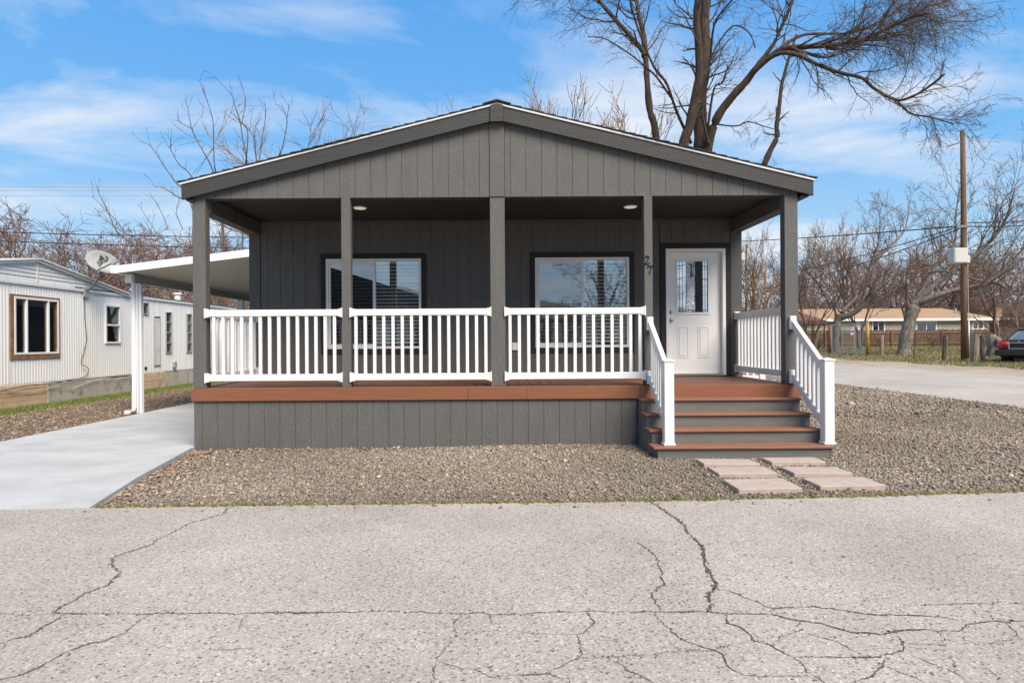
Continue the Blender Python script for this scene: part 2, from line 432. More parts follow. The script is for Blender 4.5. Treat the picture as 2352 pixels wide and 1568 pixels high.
EDGE = [(-40, 4.7), (-9.5, 5.02), (-7.4, 5.08), (-3.48, 5.22), (-1.2, 5.27), (1.31, 5.32), (3.2, 5.42), (4.75, 5.57), (6.2, 5.82), (7.5, 6.3), (8.7, 7.2), (9.6, 8.7), (10.1, 10.5)]
road_poly = [(-40, -3.2)] + [(60, -3.2), (60, 4.5), (22, 5.6), (19.6, 7.2), (18.75, 10.0), (18.75, 10.4), (10.1, 10.4)] + EDGE[::-1][1:]
ROAD = sheet('road', road_poly, 0.0, M['road'])
st = MB()
sy = [10.4, 16, 24, 34, 50, 90, 160]
for y in sy:
    wob = 0.12 * math.sin(y * 0.7)
    st.v += [(10.12 + wob * 0.6, y, 0.003), (18.75 + wob + max(0, (y - 34) * 0.02), y, 0.003)]
for i in range(len(sy) - 1):
    st.f.append((2*i, 2*i+1, 2*i+3, 2*i+2))
tag(st.build('side_street', M['street']), kind='structure')
# gravel shoulder across the side street
vg = MB()
sy = np.linspace(7, 120, 60)
for y in sy:
    e = 22.2 + 0.35 * math.sin(y * 0.9) + 0.25 * math.sin(y * 2.3) - max(0, (36 - y)) * -0.06
    for x in (18.7 + max(0, (y - 34) * 0.02), e):
        vg.v.append((x, y, terrain(x, y) - 0.012))
for i in range(len(sy) - 1):
    vg.f.append((2*i, 2*i+1, 2*i+3, 2*i+2))
tag(vg.build('gravel_shoulder', M['verge']), kind='structure')

# gravel yard in front of and beside the house
def yard_z(x, y):
    t = min(1, max(0, (y - 5.3) / 1.9))
    hi = 0.012 + 0.045 * min(1, max(0, (x + 3.8) / 5.0))
    return -0.012 + t * hi + 0.010 * math.sin(x * 2.1 + 1) * math.sin(y * 2.7)
def edge_y(x):
    for (a, b), (c, d) in zip(EDGE[:-1], EDGE[1:]):
        if a <= x <= c:
            return b + (d - b) * (x - a) / (c - a)
    return 10.5
yb = MB()
nx, ny = 60, 40
def drive_x(y):                       # right edge of the driveway slab
    return -3.90 + 0.46 * min(1, max(0, (7.9 - y) / 2.65))
for i in range(nx + 1):
    for j in range(ny + 1):
        u = i / nx
        x = -3.9 + 14.02 * u
        y0 = edge_y(x) if x < 10.1 else 10.5
        y = y0 + (30 - y0) * (j / ny) ** 2
        if u == 0: x = drive_x(y)
        yb.v.append((x, y, yard_z(x, y)))
for i in range(nx):
    for j in range(ny):
        a = i * (ny + 1) + j
        yb.f.append((a, a + ny + 1, a + ny + 2, a + 1))
tag(yb.build('gravel_yard', M['gravel'], fix=True), kind='structure')
sheet('gravel_strip', [(-6.75, 5.05), (-9.55, 5.0), (-9.55, 32), (-6.75, 32)], -0.006, M['gravel'])
# concrete driveway: a slab with a broomed top, its end ramped to the road
dv = MB()
dl = [(-7.30, 5.03), (-6.86, 6.2), (-6.82, 9.5), (-6.82, 13.0), (-6.82, 30.0)]
drr = [(-3.44, 5.20), (-3.62, 6.2), (-3.90, 7.9), (-3.90, 13.0), (-3.90, 30.0)]
zz = [0.006, 0.040, 0.052, 0.055, 0.055]
dv.v = [(x, y, z) for (x, y), z in zip(dl, zz)] + [(x, y, z) for (x, y), z in zip(drr, zz)]
dv.v += [(x, y, -0.1) for (x, y) in dl] + [(x, y, -0.1) for (x, y) in drr]
for i in range(4):
    dv.f.append((i, 5 + i, 6 + i, i + 1))
    dv.f.append((i, i + 1, 11 + i, 10 + i)); dv.f.append((5 + i, 15 + i, 16 + i, 6 + i))
dv.f += [(0, 10, 15, 5)]
tag(dv.build('driveway', M['concrete']), kind='structure')

# cracks in the road: jagged sunken seams read off the photograph and laid on the road plane
def gp(x, y, z=0.0):
    u, v = uv(x * 0.765625, y * 0.765625)
    Y = (z - HCAM) / v
    return u * Y, Y
CA = [(0.016, [(1085,100),(1040,115),(1030,140),(960,158),(880,180),(835,200),(820,215),(760,240),(720,260),(705,278),(640,298),(540,330),(522,350),(525,385),(550,408),(530,435),(490,470),(400,505),(350,535),(280,565),(235,595)]),
 (0.012, [(0,598),(150,602),(230,598),(400,598),(560,600),(800,600),(1000,597),(1180,596),(1400,592),(1600,592),(1800,590),(2000,595),(2200,597),(2250,608),(2352,602)]),
 (0.009, [(300,600),(250,635),(190,670),(130,700),(60,715),(0,735)]),
 (0.008, [(680,605),(620,640),(570,685),(480,720),(380,745),(290,780),(250,810),(180,850),(100,880),(0,900)]),
 (0.004, [(1135,605),(1105,640),(1098,680)]), (0.004, [(880,750),(990,765),(1150,760)]),
 (0.009, [(2120,605),(2090,640),(2090,700),(2050,750),(2015,790),(1990,840),(1985,880),(2000,916)]),
 (0.004, [(2090,695),(2180,680),(2352,680)]), (0.005, [(2020,820),(2120,845),(2210,860),(2260,890),(2352,880)]),
 (0.005, [(2250,608),(2255,640),(2290,668)])]
CB = [(0.012, [(0,600),(200,590),(400,588),(690,592),(850,588),(920,592),(1000,602),(1200,602),(1310,625),(1450,650),(1560,685),(1700,695),(1765,675),(1900,672),(2050,680),(2110,650),(2200,635),(2352,630)]),
 (0.019, [(630,80),(700,125),(760,165),(805,210),(835,250),(875,300),(885,350),(895,400),(920,440),(940,470),(915,505),(905,535),(915,570),(920,590)]),
 (0.008, [(575,270),(630,310),(670,350),(680,400),(690,440),(700,460),(640,505),(660,545),(688,590)]),
 (0.004, [(700,458),(860,460),(930,462)]), (0.004, [(640,530),(760,530),(890,530)]),
 (0.010, [(940,480),(1000,495),(1050,520),(1120,545),(1200,575),(1300,570),(1400,565),(1500,580),(1620,600),(1780,605),(1950,612),(2050,630)]),
 (0.005, [(1200,575),(1215,600)]), (0.005, [(1880,560),(2100,555),(2352,550)]),
 (0.007, [(350,595),(370,630),(385,645),(345,670),(330,690),(305,695),(310,740),(320,800),(270,815),(230,840),(170,870),(80,880),(0,885)]),
 (0.006, [(320,805),(490,800),(640,785),(760,768),(900,768),(1000,745),(1110,730)]),
 (0.006, [(655,595),(700,650),(750,690),(800,725),(870,755),(930,770),(970,790),(985,830),(1030,865),(1090,880),(1150,890),(1350,885)]),
 (0.010, [(985,605),(975,640),(1040,660),(1080,690),(1095,720),(1180,740),(1230,770),(1290,800),(1330,825),(1350,870),(1390,890),(1440,916)]),
 (0.007, [(1325,630),(1325,680),(1240,705),(1190,745)]), (0.004, [(1330,685),(1420,705),(1500,725),(1560,765),(1620,800)]),
 (0.008, [(1300,800),(1450,798),(1700,800),(1720,790),(1800,770),(1800,735),(1760,700),(1730,690)]),
 (0.005, [(1810,740),(1900,740),(2000,745)]), (0.007, [(1720,800),(1715,840),(1650,885),(1600,905),(1560,916)]),
 (0.005, [(1715,840),(1800,870),(1880,905)]), (0.004, [(1960,675),(1985,710),(1985,745)]),
 (0.007, [(2195,590),(2220,625),(2280,640),(2310,670),(2340,710),(2352,712)]), (0.005, [(2340,712),(2250,725),(2150,745),(2060,705)]),
 (0.005, [(490,800),(480,820),(530,860),(600,890),(670,916)]), (0.004, [(500,770),(490,730),(380,720)]),
 (0.005, [(160,872),(220,895),(265,916)]), (0.003, [(0,675),(100,690),(220,692),(305,690)]),
 (0.005, [(1820,780),(1900,815),(2000,850),(2060,880),(2110,916)]), (0.005, [(2190,850),(2230,885),(2260,916)]), (0.004, [(2020,790),(2040,850)])]
rc = random.Random(5)
lvl = 0
GRIT = []
for org, group in ((0, CA), (1536, CB)):
    for w, pl in group:
        pts = [gp(org + x / 1.53125, 1450 + y / 1.53125) for x, y in pl]
        path = []
        for (a, b), (c, d) in zip(pts[:-1], pts[1:]):
            n = max(2, int(math.hypot(c - a, d - b) / 0.011))
            for k in range(n):
                t = k / n; path.append((a + (c - a) * t, b + (d - b) * t))
        path.append(pts[-1])
        cb = MB(); j1 = j2 = j3 = j4 = 0; lvl = (lvl + 1) % 7
        z = 0.0012 + lvl * 0.0004
        for k, (x, y) in enumerate(path):
            j1 = 0.86 * j1 + rc.gauss(0, 0.5); j2 = 0.55 * j2 + rc.gauss(0, 0.6); j3 = 0.55 * j3 + rc.gauss(0, 0.6); j4 = 0.95 * j4 + rc.gauss(0, 0.3)
            a, b = path[max(k-1, 0)], path[min(k+1, len(path)-1)]
            tx, ty = b[0]-a[0], b[1]-a[1]; l = math.hypot(tx, ty) or 1
            nxx, nyy = -ty / l, tx / l
            o = j1 * 0.0058 + rc.gauss(0, 0.0012)
            fade = 0.4 + 0.6 * min(1, min(k, len(path)-1-k) / 10)
            base = 0.40 * w * max(0.25, 0.9 + 0.45 * j4) * fade
            h1, h2 = base * max(0.1, 0.8 + 0.6 * j2), base * max(0.1, 0.8 + 0.6 * j3)
            cb.v += [(x + nxx * (o + h1), y + nyy * (o + h1), z), (x + nxx * (o - h2), y + nyy * (o - h2), z)]
            for _ in range(2 if w > 0.013 else 1):
                if rc.random() < 0.35 + 18 * w:
                    g_ = rc.gauss(0, 0.35 * w + 0.002)
                    GRIT.append((x + nxx * (o + g_) + rc.gauss(0, .003), y + nyy * (o + g_), z + 0.0006, w * (.6 + .4 * fade)))
        for k in range(len(path) - 1):
            cb.f.append((2*k, 2*k+1, 2*k+3, 2*k+2))
        c = cb.build('crack', M['crack'], fix=False); c.parent = ROAD

# many small pieces in one mesh, each with its own tint
def scatter(name, base_v, base_f, P, S, R, C, m, jitter=0.0, seed=1, kind='stuff', parent=None):
    """P positions (n,3), S scales (n,3), R rotation matrices (n,3,3), C colours (n,3)"""
    rs = np.random.default_rng(seed)
    n, k = len(P), len(base_v)
    v = np.repeat(base_v[None], n, 0)
    if jitter: v = v * (1 + rs.normal(0, jitter, (n, k, 1)))
    v = v * S[:, None, :]
    v = np.einsum('nij,nkj->nki', R, v) + P[:, None, :]
    f = (base_f[None] + (np.arange(n) * k)[:, None, None]).reshape(-1, 3)
    me = bpy.data.meshes.new(name)
    me.vertices.add(n * k); me.vertices.foreach_set('co', v.reshape(-1).astype(np.float32))
    me.loops.add(f.size); me.loops.foreach_set('vertex_index', f.reshape(-1).astype(np.int32))
    me.polygons.add(len(f)); me.polygons.foreach_set('loop_start', np.arange(0, f.size, 3, dtype=np.int32))
    me.polygons.foreach_set('loop_total', np.full(len(f), 3, dtype=np.int32))
    a = me.attributes.new('tint', 'FLOAT_COLOR', 'POINT')
    cc = np.concatenate([C, np.ones((n, 1))], 1)
    a.data.foreach_set('color', np.repeat(cc, k, 0).reshape(-1).astype(np.float32))
    me.materials.append(m); me.update(calc_edges=True); me.validate()
    o = bpy.data.objects.new(name, me); COL.objects.link(o); o['kind'] = kind
    return o
def rot_rand(rs, n, tilt=0.5):
    a = rs.uniform(0, 2*np.pi, n); t = rs.normal(0, tilt, n); b = rs.uniform(0, 2*np.pi, n)
    def rz(a):
        c, s, o, l = np.cos(a), np.sin(a), np.zeros_like(a), np.ones_like(a)
        return np.stack([np.stack([c, -s, o], -1), np.stack([s, c, o], -1), np.stack([o, o, l], -1)], 1)
    def rx(a):
        c, s, o, l = np.cos(a), np.sin(a), np.zeros_like(a), np.ones_like(a)
        return np.stack([np.stack([l, o, o], -1), np.stack([o, c, -s], -1), np.stack([o, s, c], -1)], 1)
    return rz(a) @ rx(t) @ rz(b)
ph = (1 + 5 ** .5) / 2
ICO_V = np.array([(-1,ph,0),(1,ph,0),(-1,-ph,0),(1,-ph,0),(0,-1,ph),(0,1,ph),(0,-1,-ph),(0,1,-ph),(ph,0,-1),(ph,0,1),(-ph,0,-1),(-ph,0,1)], float) / math.hypot(1, ph)
ICO_F = np.array([(0,11,5),(0,5,1),(0,1,7),(0,7,10),(0,10,11),(1,5,9),(5,11,4),(11,10,2),(10,7,6),(7,1,8),(3,9,4),(3,4,2),(3,2,6),(3,6,8),(3,8,9),(4,9,5),(2,4,11),(6,2,10),(8,6,7),(9,8,1)])
OCT_V = np.array([(1,0,0),(-1,0,0),(0,1,0),(0,-1,0),(0,0,1),(0,0,-1)], float)
OCT_F = np.array([(0,2,4),(2,1,4),(1,3,4),(3,0,4),(2,0,5),(1,2,5),(3,1,5),(0,3,5)])
PAL = np.array([(0.27,0.22,0.165),(0.32,0.265,0.20),(0.23,0.195,0.15),(0.225,0.21,0.195),(0.37,0.305,0.23),(0.175,0.16,0.15),(0.30,0.21,0.15),(0.43,0.365,0.29),(0.28,0.24,0.19)])
PW = np.array([.2,.18,.14,.12,.1,.09,.06,.04,.07])
rs = np.random.default_rng(3)
PAVERS = []
g_ = np.array(GRIT); r = np.random.default_rng(31); n = len(g_)
GC = np.array([(0.07,0.055,0.04),(0.12,0.095,0.07),(0.11,0.11,0.045),(0.20,0.175,0.15),(0.15,0.11,0.075)])
sel = (np.sin(g_[:, 0] * 3.1 + g_[:, 1] * 2.0) > 0.1) & (g_[:, 3] > 0.011)
ci = np.where(sel, r.choice(5, n, p=[.2, .2, .35, .1, .15]), r.choice(5, n, p=[.35, .3, .03, .2, .12]))
gs = (0.0022 + 0.16 * g_[:, 3]) * np.exp(r.normal(0, .35, n))
go = scatter('crack_grit', OCT_V, OCT_F, g_[:, :3], np.stack([gs * 1.2, gs, gs * .5], 1), rot_rand(r, n, .3), GC[ci] * r.uniform(.7, 1.3, (n, 1)), M['stone'], .2, 9)
go.parent = ROAD
def in_house(x, y):
    return (abs(x) < 3.92) & (y > 7.93)
def stones(name, x0, x1, y0, y1, per_m2, size, seed, label):
    r = np.random.default_rng(seed)
    n = int((x1 - x0) * (y1 - y0) * per_m2)
    x = r.uniform(x0, x1, n); y = r.uniform(y0, y1, n)
    ey = np.interp(x, [e[0] for e in EDGE], [e[1] for e in EDGE])
    dxr = -3.90 + 0.46 * np.clip((7.9 - y) / 2.65, 0, 1)
    ok = (y > ey + 0.02 + 0.04 * r.random(n) - np.where(r.random(n) > 0.975, 0.35 * r.random(n) ** 2, 0)) & (x < 10.08) & ~in_house(x, y) & (x > dxr + 0.03)
    ok &= ~((x > 1.86) & (x < 3.72) & (y > 7.0))
    x, y, ey = x[ok], y[ok], ey[ok]; n = len(x)
    z = np.array([max(0.0, yard_z(a, b)) if b < e + 0.02 else yard_z(a, b) for a, b, e in zip(x, y, ey)])
    s = size * np.exp(r.normal(0, 0.36, n))
    S = np.stack([s * r.uniform(0.9, 1.5, n), s * r.uniform(0.7, 1.1, n), s * r.uniform(0.4, 0.75, n)], 1)
    C = PAL[r.choice(len(PAL), n, p=PW / PW.sum())] * r.uniform(0.70, 1.2, (n, 1))
    patch = 0.92 + 0.16 * np.sin(x * 1.3 + 2) * np.sin(y * 1.1 + x * 0.4)
    C = C * patch[:, None] * np.where(y < ey + 0.35, 0.86, 1.0)[:, None]
    P = np.stack([x, y, z + s * r.uniform(0.05, 0.55, n)], 1)
    o = scatter(name, OCT_V, OCT_F, P, S, rot_rand(r, n), C, M['stone'], 0.22, seed)
    return tag(o, label, 'gravel')
stones('gravel_stones', -3.9, 4.1, 5.0, 8.0, 2900, 0.0105, 11, 'loose crushed grey-brown stones in front of the porch and steps')
stones('gravel_stones', 4.1, 10.1, 5.2, 10.5, 2300, 0.0114, 12, 'loose crushed stones of the yard right of the steps')
stones('gravel_stones', 4.0, 10.1, 10.5, 20.0, 700, 0.0185, 13, 'loose crushed stones of the yard towards the side street')

# a strip of leaf litter and stones between the driveway and the neighbour
r = np.random.default_rng(21); n = 15000
x = r.uniform(-9.6, -6.84, n); y = 7.6 + 17 * r.random(n) ** 1.3
S = np.exp(r.normal(0, 0.3, n))[:, None] * np.array([[0.024, 0.017, 0.009]])
C = np.array([(0.20,0.15,0.105),(0.27,0.20,0.14),(0.14,0.11,0.085),(0.24,0.14,0.09),(0.33,0.27,0.20)])[r.integers(0, 5, n)] * r.uniform(.75, 1.2, (n, 1))
tag(scatter('leaf_litter', OCT_V, OCT_F, np.stack([x, y, 0.004 + 0.01 * r.random(n)], 1), S, rot_rand(r, n), C, M['leaf'], 0.2, 4),
    'brown leaf litter and stones between driveway and white trailer', 'litter')
# fallen leaves blown against the skirt and the driveway edge
r = np.random.default_rng(22); n = 1100
k = n // 2
x1 = r.uniform(-3.85, 3.0, k) ** 1; x1 = -3.85 + 5.6 * r.random(k) ** 1.5; y1 = 7.9 - np.abs(r.normal(0, 0.16, k))
t = r.random(n - k); y2 = 5.35 + 2.5 * t; x2 = -3.90 + 0.46 * np.clip((7.9 - y2) / 2.65, 0, 1) + 0.04 + np.abs(r.normal(0, 0.22, n - k))
x = np.concatenate([x1, x2]); y = np.concatenate([y1, y2])
z = np.array([yard_z(a, b) for a, b in zip(x, y)]) + 0.012 + 0.012 * r.random(n)
LEAF_V = np.array([(-1,0,0),(0,-.5,.12),(1,0,0.05),(0,.5,.12)], float); LEAF_F = np.array([(0,1,2),(0,2,3)])
C = np.array([(0.27,0.17,0.115),(0.34,0.24,0.175),(0.22,0.12,0.08),(0.42,0.33,0.25)])[r.integers(0, 4, n)] * r.uniform(.8, 1.2, (n, 1))
tag(scatter('fallen_leaves', LEAF_V, LEAF_F, np.stack([x, y, z], 1), np.exp(r.normal(0, .3, n))[:, None] * np.array([[.020, .020, .03]]), rot_rand(r, n, .45), C, M['leaf'], 0.15, 5),
    'dry reddish leaves blown along the porch skirt and driveway edge', 'leaves')
# grass along the neighbour's skirting
r = np.random.default_rng(23); n = 26000
x = -10.3 + np.abs(r.normal(0, 0.36, n)); y = 11 + 15 * r.random(n)
h = r.uniform(.03, .11, n) * np.clip(1.15 - (x + 10.3) * 0.6, .3, 1)
BL_V = np.array([(-.5,0,0),(.5,0,0),(0,.35,1)], float); BL_F = np.array([(0,1,2)])
C = np.array([(0.10,0.155,0.035),(0.14,0.20,0.05),(0.19,0.20,0.07),(0.25,0.21,0.09)])[r.choice(4, n, p=[.4,.33,.17,.1])] * r.uniform(.8, 1.2, (n, 1))
tag(scatter('grass', BL_V, BL_F, np.stack([x, y, np.full(n, -0.01)], 1), np.stack([np.full(n, .012), h * .9, h], 1), rot_rand(r, n, .35), C, M['blade'], 0, 6),
    'strip of green grass at the foot of the white trailer', 'grass')
# dry grass across the street
r = np.random.default_rng(24); n = 60000
y = 24 + 42 * r.random(n); x = 21.2 + r.random(n) * np.minimum(30, (y * 0.93 - 21))
ok = x > 21.2 + 0.5 * np.sin(y); x, y = x[ok], y[ok]; n = len(x)
h = r.uniform(.06, .22, n)
z = np.clip((x - 19) * .05, 0, .6) - .03
C = np.array([(0.30,0.24,0.13),(0.22,0.20,0.09),(0.17,0.19,0.065),(0.36,0.29,0.17),(0.20,0.13,0.08)])[r.choice(5, n, p=[.3,.25,.22,.15,.08])] * r.uniform(.8, 1.2, (n, 1))
tag(scatter('dry_grass', BL_V, BL_F, np.stack([x, y, z], 1), np.stack([np.full(n, .035), h * 1.2, h], 1), rot_rand(r, n, .5), C, M['blade'], 0, 7),
    'straw-coloured dry grass across the side street', 'grass')
# moss and weeds along the edge of the road
r = np.random.default_rng(25); n = 5500
t = r.random(n)
ex = -3.4 + 13.3 * t
ey = np.interp(ex, [e[0] for e in EDGE], [e[1] for e in EDGE])
dens = 0.35 + 0.65 * (0.5 + 0.5 * np.sin(ex * 1.7 + 1.0)) * (0.3 + 0.7 * np.clip((ex + 3.4) / 6, 0, 1))
ok = r.random(n) < dens; ex, ey = ex[ok], ey[ok]; n = len(ex)
C = np.array([(0.13,0.12,0.035),(0.18,0.145,0.06),(0.085,0.095,0.03),(0.24,0.19,0.11)])[r.integers(0, 4, n)] * r.uniform(.75, 1.2, (n, 1))
tag(scatter('moss', OCT_V, OCT_F, np.stack([ex, ey + r.normal(0.012, 0.02, n), np.full(n, 0.003)], 1), np.exp(r.normal(0, .35, n))[:, None] * np.array([[.014, .010, .009]]), rot_rand(r, n, .3), C, M['moss'], .2, 8),
    'yellow-green moss line where the gravel meets the road', 'moss')

# ------------------------------------------------------------------ the grey house with its porch
YF, YW, YB = 7.95, 9.78, 24.5       # porch front, house wall, back
XL, XR = -3.91, 3.885
DZ = 0.805                          # deck height
HZ = 3.24                           # underside of the gable header
HOUSE = empty('manufactured_house', (0, YF, 0))
tag(HOUSE, 'dark grey single-storey gabled house with covered porch, white railings and brown deck', 'house')
def roof_z(x, top=4.372, s=0.2455, cx=0.02):
    return top - abs(x - cx) * s
# gable boards over the porch opening
bw = 0.2
def boards(x0, x1, start):
    e = [x0]
    k = start
    while k < x1 - 0.02:
        if k > x0 + 0.02: e.append(k)
        k += bw
    e.append(x1)
    return list(zip(e[:-1], e[1:]))
GAP = 0.0030
for (a, b) in boards(-4.0 + 0.1, -0.08, -3.9 + 0.09) + boards(0.115, 3.88, 0.19):
    a2, b2 = a + GAP, b - GAP
    pl = [(a2, HZ), (b2, HZ), (b2, roof_z(b2) - 0.06), (a2, roof_z(a2) - 0.06)]
    MB().prism(pl, 'y', YF + 0.003, YF + 0.018).build('siding_board', M['siding'], HOUSE)
MB().prism([(XL, HZ), (XR, HZ), (XR, roof_z(XR) - 0.06), (0.02, roof_z(0.02) - 0.06), (XL, roof_z(XL) - 0.06)], 'y', YF + 0.0085, YF + 0.15).build('gable_backing', M['backing'], HOUSE)
MB().prism([(-0.078, HZ - 0.001), (0.112, HZ - 0.001), (0.112, 4.29), (-0.078, 4.29)], 'y', YF - 0.014, YF + 0.02).build('gable_center_board', M['siding'], HOUSE, bevel=0.003)
# porch posts
for (a, b, d) in ((-3.91, -3.742, 0.13), (-1.994, -1.877, 0.117), (-0.078, 0.112, 0.15), (1.905, 2.013, 0.117), (3.714, 3.885, 0.13)):
    piece('porch_post', (a, b, YF, YF + d, DZ, HZ), M['siding'], HOUSE, 0.005)
# beams from the corner posts back to the wall
for a, b in ((-3.905, -3.73), (3.71, 3.88)):
    piece('side_beam', (a, b, YF + 0.132, YW - 0.002, 3.085, 3.29), M['trim'], HOUSE, 0.004)
# porch ceiling in panels
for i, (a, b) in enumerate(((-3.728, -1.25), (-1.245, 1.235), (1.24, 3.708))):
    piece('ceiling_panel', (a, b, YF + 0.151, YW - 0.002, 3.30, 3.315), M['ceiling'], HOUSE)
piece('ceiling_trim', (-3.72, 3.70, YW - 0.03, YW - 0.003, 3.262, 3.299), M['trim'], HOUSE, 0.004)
for cx, cy in ((-1.935, 8.80), (1.925, 8.84)):
    l = MB().lathe((cx, cy, 3.286), [(0.085, 0.0), (0.100, 0.004), (0.100, 0.0135)], 28).build('ceiling_light', M['winframe'], HOUSE, smooth=True)
    MB().lathe((cx, cy, 3.2815), [(0.05, -0.002), (0.082, 0.001), (0.082, 0.006)], 28).build('light_lens', M['lens'], l, smooth=True)

# front wall: structural panels with openings, then boards
WINS = [(-2.695, -1.19, 1.277, 2.70), (0.613, 2.10, 1.277, 2.70)]
DOOR = (2.68, 3.625, DZ + 0.02, 2.83)
TW = 0.085
def wall_rects(x0, x1, z0, z1, holes):
    xs = sorted({x0, x1} | {h[0] for h in holes} | {h[1] for h in holes})
    out = []
    for a, b in zip(xs[:-1], xs[1:]):
        hs = sorted([h for h in holes if h[0] <= a + 1e-6 and h[1] >= b - 1e-6], key=lambda h: h[2])
        z = z0
        for h in hs:
            if h[2] > z + 1e-6: out.append((a, b, z, h[2]))
            z = h[3]
        if z < z1 - 1e-6: out.append((a, b, z, z1))
    return out
wb = MB()
for a, b, c, d in wall_rects(XL + 0.02, XR - 0.02, 0.3, 3.34, WINS + [DOOR]):
    wb.box(a, b, YW + 0.0085, YW + 0.12, c, d)
wb.build('wall_panel', M['backing'], HOUSE)
holes = [(w[0] - TW, w[1] + TW, w[2] - TW, w[3] + TW) for w in WINS] + [(DOOR[0] - TW, DOOR[1] + TW, DOOR[2] - 0.1, DOOR[3] + TW)]
for (a, b) in boards(-3.73, 3.705, -3.73 + 0.11):
    for r_ in wall_rects(a + GAP, b - GAP, DZ + 0.002, 3.262, [(max(h[0], a + GAP), min(h[1], b - GAP), h[2], h[3]) for h in holes if h[0] < b - GAP and h[1] > a + GAP]):
        if r_[1] - r_[0] > 0.012:
            piece('siding_board', (r_[0], r_[1], YW + 0.003, YW + 0.018, r_[2], r_[3]), M['siding'], HOUSE)
for a, b in ((-3.91, -3.735), (3.71, 3.885)):
    piece('corner_trim', (a, b, YW - 0.012, YW + 0.12, 0.1, 3.262), M['trim'], HOUSE, 0.004)
# the rest of the shell
sh = MB()
sh.box(XL + 0.01, XL + 0.11, YW + 0.121, YB, 0.05, 3.36); sh.box(XR - 0.11, XR - 0.01, YW + 0.121, YB, 0.05, 3.36)
sh.prism([(XL + 0.01, 0.05), (XR - 0.01, 0.05), (XR - 0.01, 3.36), (0.02, 4.26), (XL + 0.01, 3.36)], 'y', YB, YB + 0.1)
sh.box(XL + 0.12, XR - 0.12, YW + 0.125, YB, 0.7, 0.78)
sh.box(XL + 0.12, XR - 0.12, YW + 0.125, YB, 3.30, 3.33)
sh.build('side_and_back_walls', M['siding'], HOUSE)
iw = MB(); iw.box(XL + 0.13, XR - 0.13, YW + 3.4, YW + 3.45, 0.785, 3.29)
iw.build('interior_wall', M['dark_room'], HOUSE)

# roof
def roof_side(s):
    cx = 0.02; ex = 4.05
    nC = 28
    for k in range(nC):
        d0 = ex * k / nC; d1 = ex * (k + 1) / nC + 0.03
        # k counts down from the ridge; each course is a thin slab lying on the next lower one
        za, zb = roof_z(cx + d0) + 0.062, roof_z(cx + min(d1, ex + 0.02)) + 0.070
        pl = [(cx + s * d0, za - 0.012), (cx + s * d1, zb - 0.012 + 0.002), (cx + s * d1, zb + 0.004), (cx + s * d0, za - 0.004)]
        jit = 0.012 * math.sin(k * 12.9)
        MB().prism(pl, 'y', YF - 0.100 + jit, YB + 0.3).build('shingle_course', M['shingle'], HOUSE)
    de = [(cx, roof_z(cx) + 0.020), (cx + s * ex, roof_z(cx + ex) + 0.020), (cx + s * ex, roof_z(cx + ex) + 0.042), (cx, roof_z(cx) + 0.042)]
    MB().prism(de, 'y', YF - 0.092, YB + 0.28).build('drip_edge', M['drip'], HOUSE)
    f = [(cx + s * 0.08, roof_z(cx + 0.08) + 0.016), (cx + s * 4.03, roof_z(cx + 4.03) + 0.016), (cx + s * 4.03, roof_z(cx + 4.03) - 0.17), (cx + s * 0.08, roof_z(cx + 0.08) - 0.17)]
    MB().prism(f, 'y', YF - 0.078, YF - 0.040).build('rake_board', M['rake'], HOUSE, bevel=0.004)
    # soffit behind the rake board, eave board along the side
    sf = [(cx + s * 0.02, roof_z(cx + 0.02) - 0.04), (cx + s * 3.99, roof_z(cx + 3.99) - 0.04), (cx + s * 3.99, roof_z(cx + 3.99) - 0.07), (cx + s * 0.02, roof_z(cx + 0.02) - 0.07)]
    MB().prism(sf, 'y', YF - 0.039, YF - 0.016).build('rake_soffit', M['rake'], HOUSE)
    MB().box(*sorted((cx + s * 3.99, cx + s * 4.02)), YF - 0.039, YB + 0.2, roof_z(cx + 3.99) - 0.165, roof_z(cx + 3.99) + 0.01).build('eave_board', M['rake'], HOUSE)
    MB().box(*sorted((cx + s * 3.89, cx + s * 3.988)), YF - 0.038, YB + 0.1, 3.205, 3.225).build('eave_soffit', M['rake'], HOUSE)
roof_side(1); roof_side(-1)
MB().prism([(-0.065, 4.172), (0.10, 4.172), (0.10, 4.382), (0.0175, 4.407), (-0.065, 4.382)], 'y', YF - 0.105, YF - 0.03).build('rake_peak_block', M['rake'], HOUSE, bevel=0.004)
rc_ = MB()
rc_.prism([(0.02, 4.439), (0.20, 4.396), (0.20, 4.405), (0.02, 4.457), (-0.16, 4.405), (-0.16, 4.396)], 'y', YF - 0.11, YB + 0.3)
rc_.build('ridge_cap', M['shingle'], HOUSE)

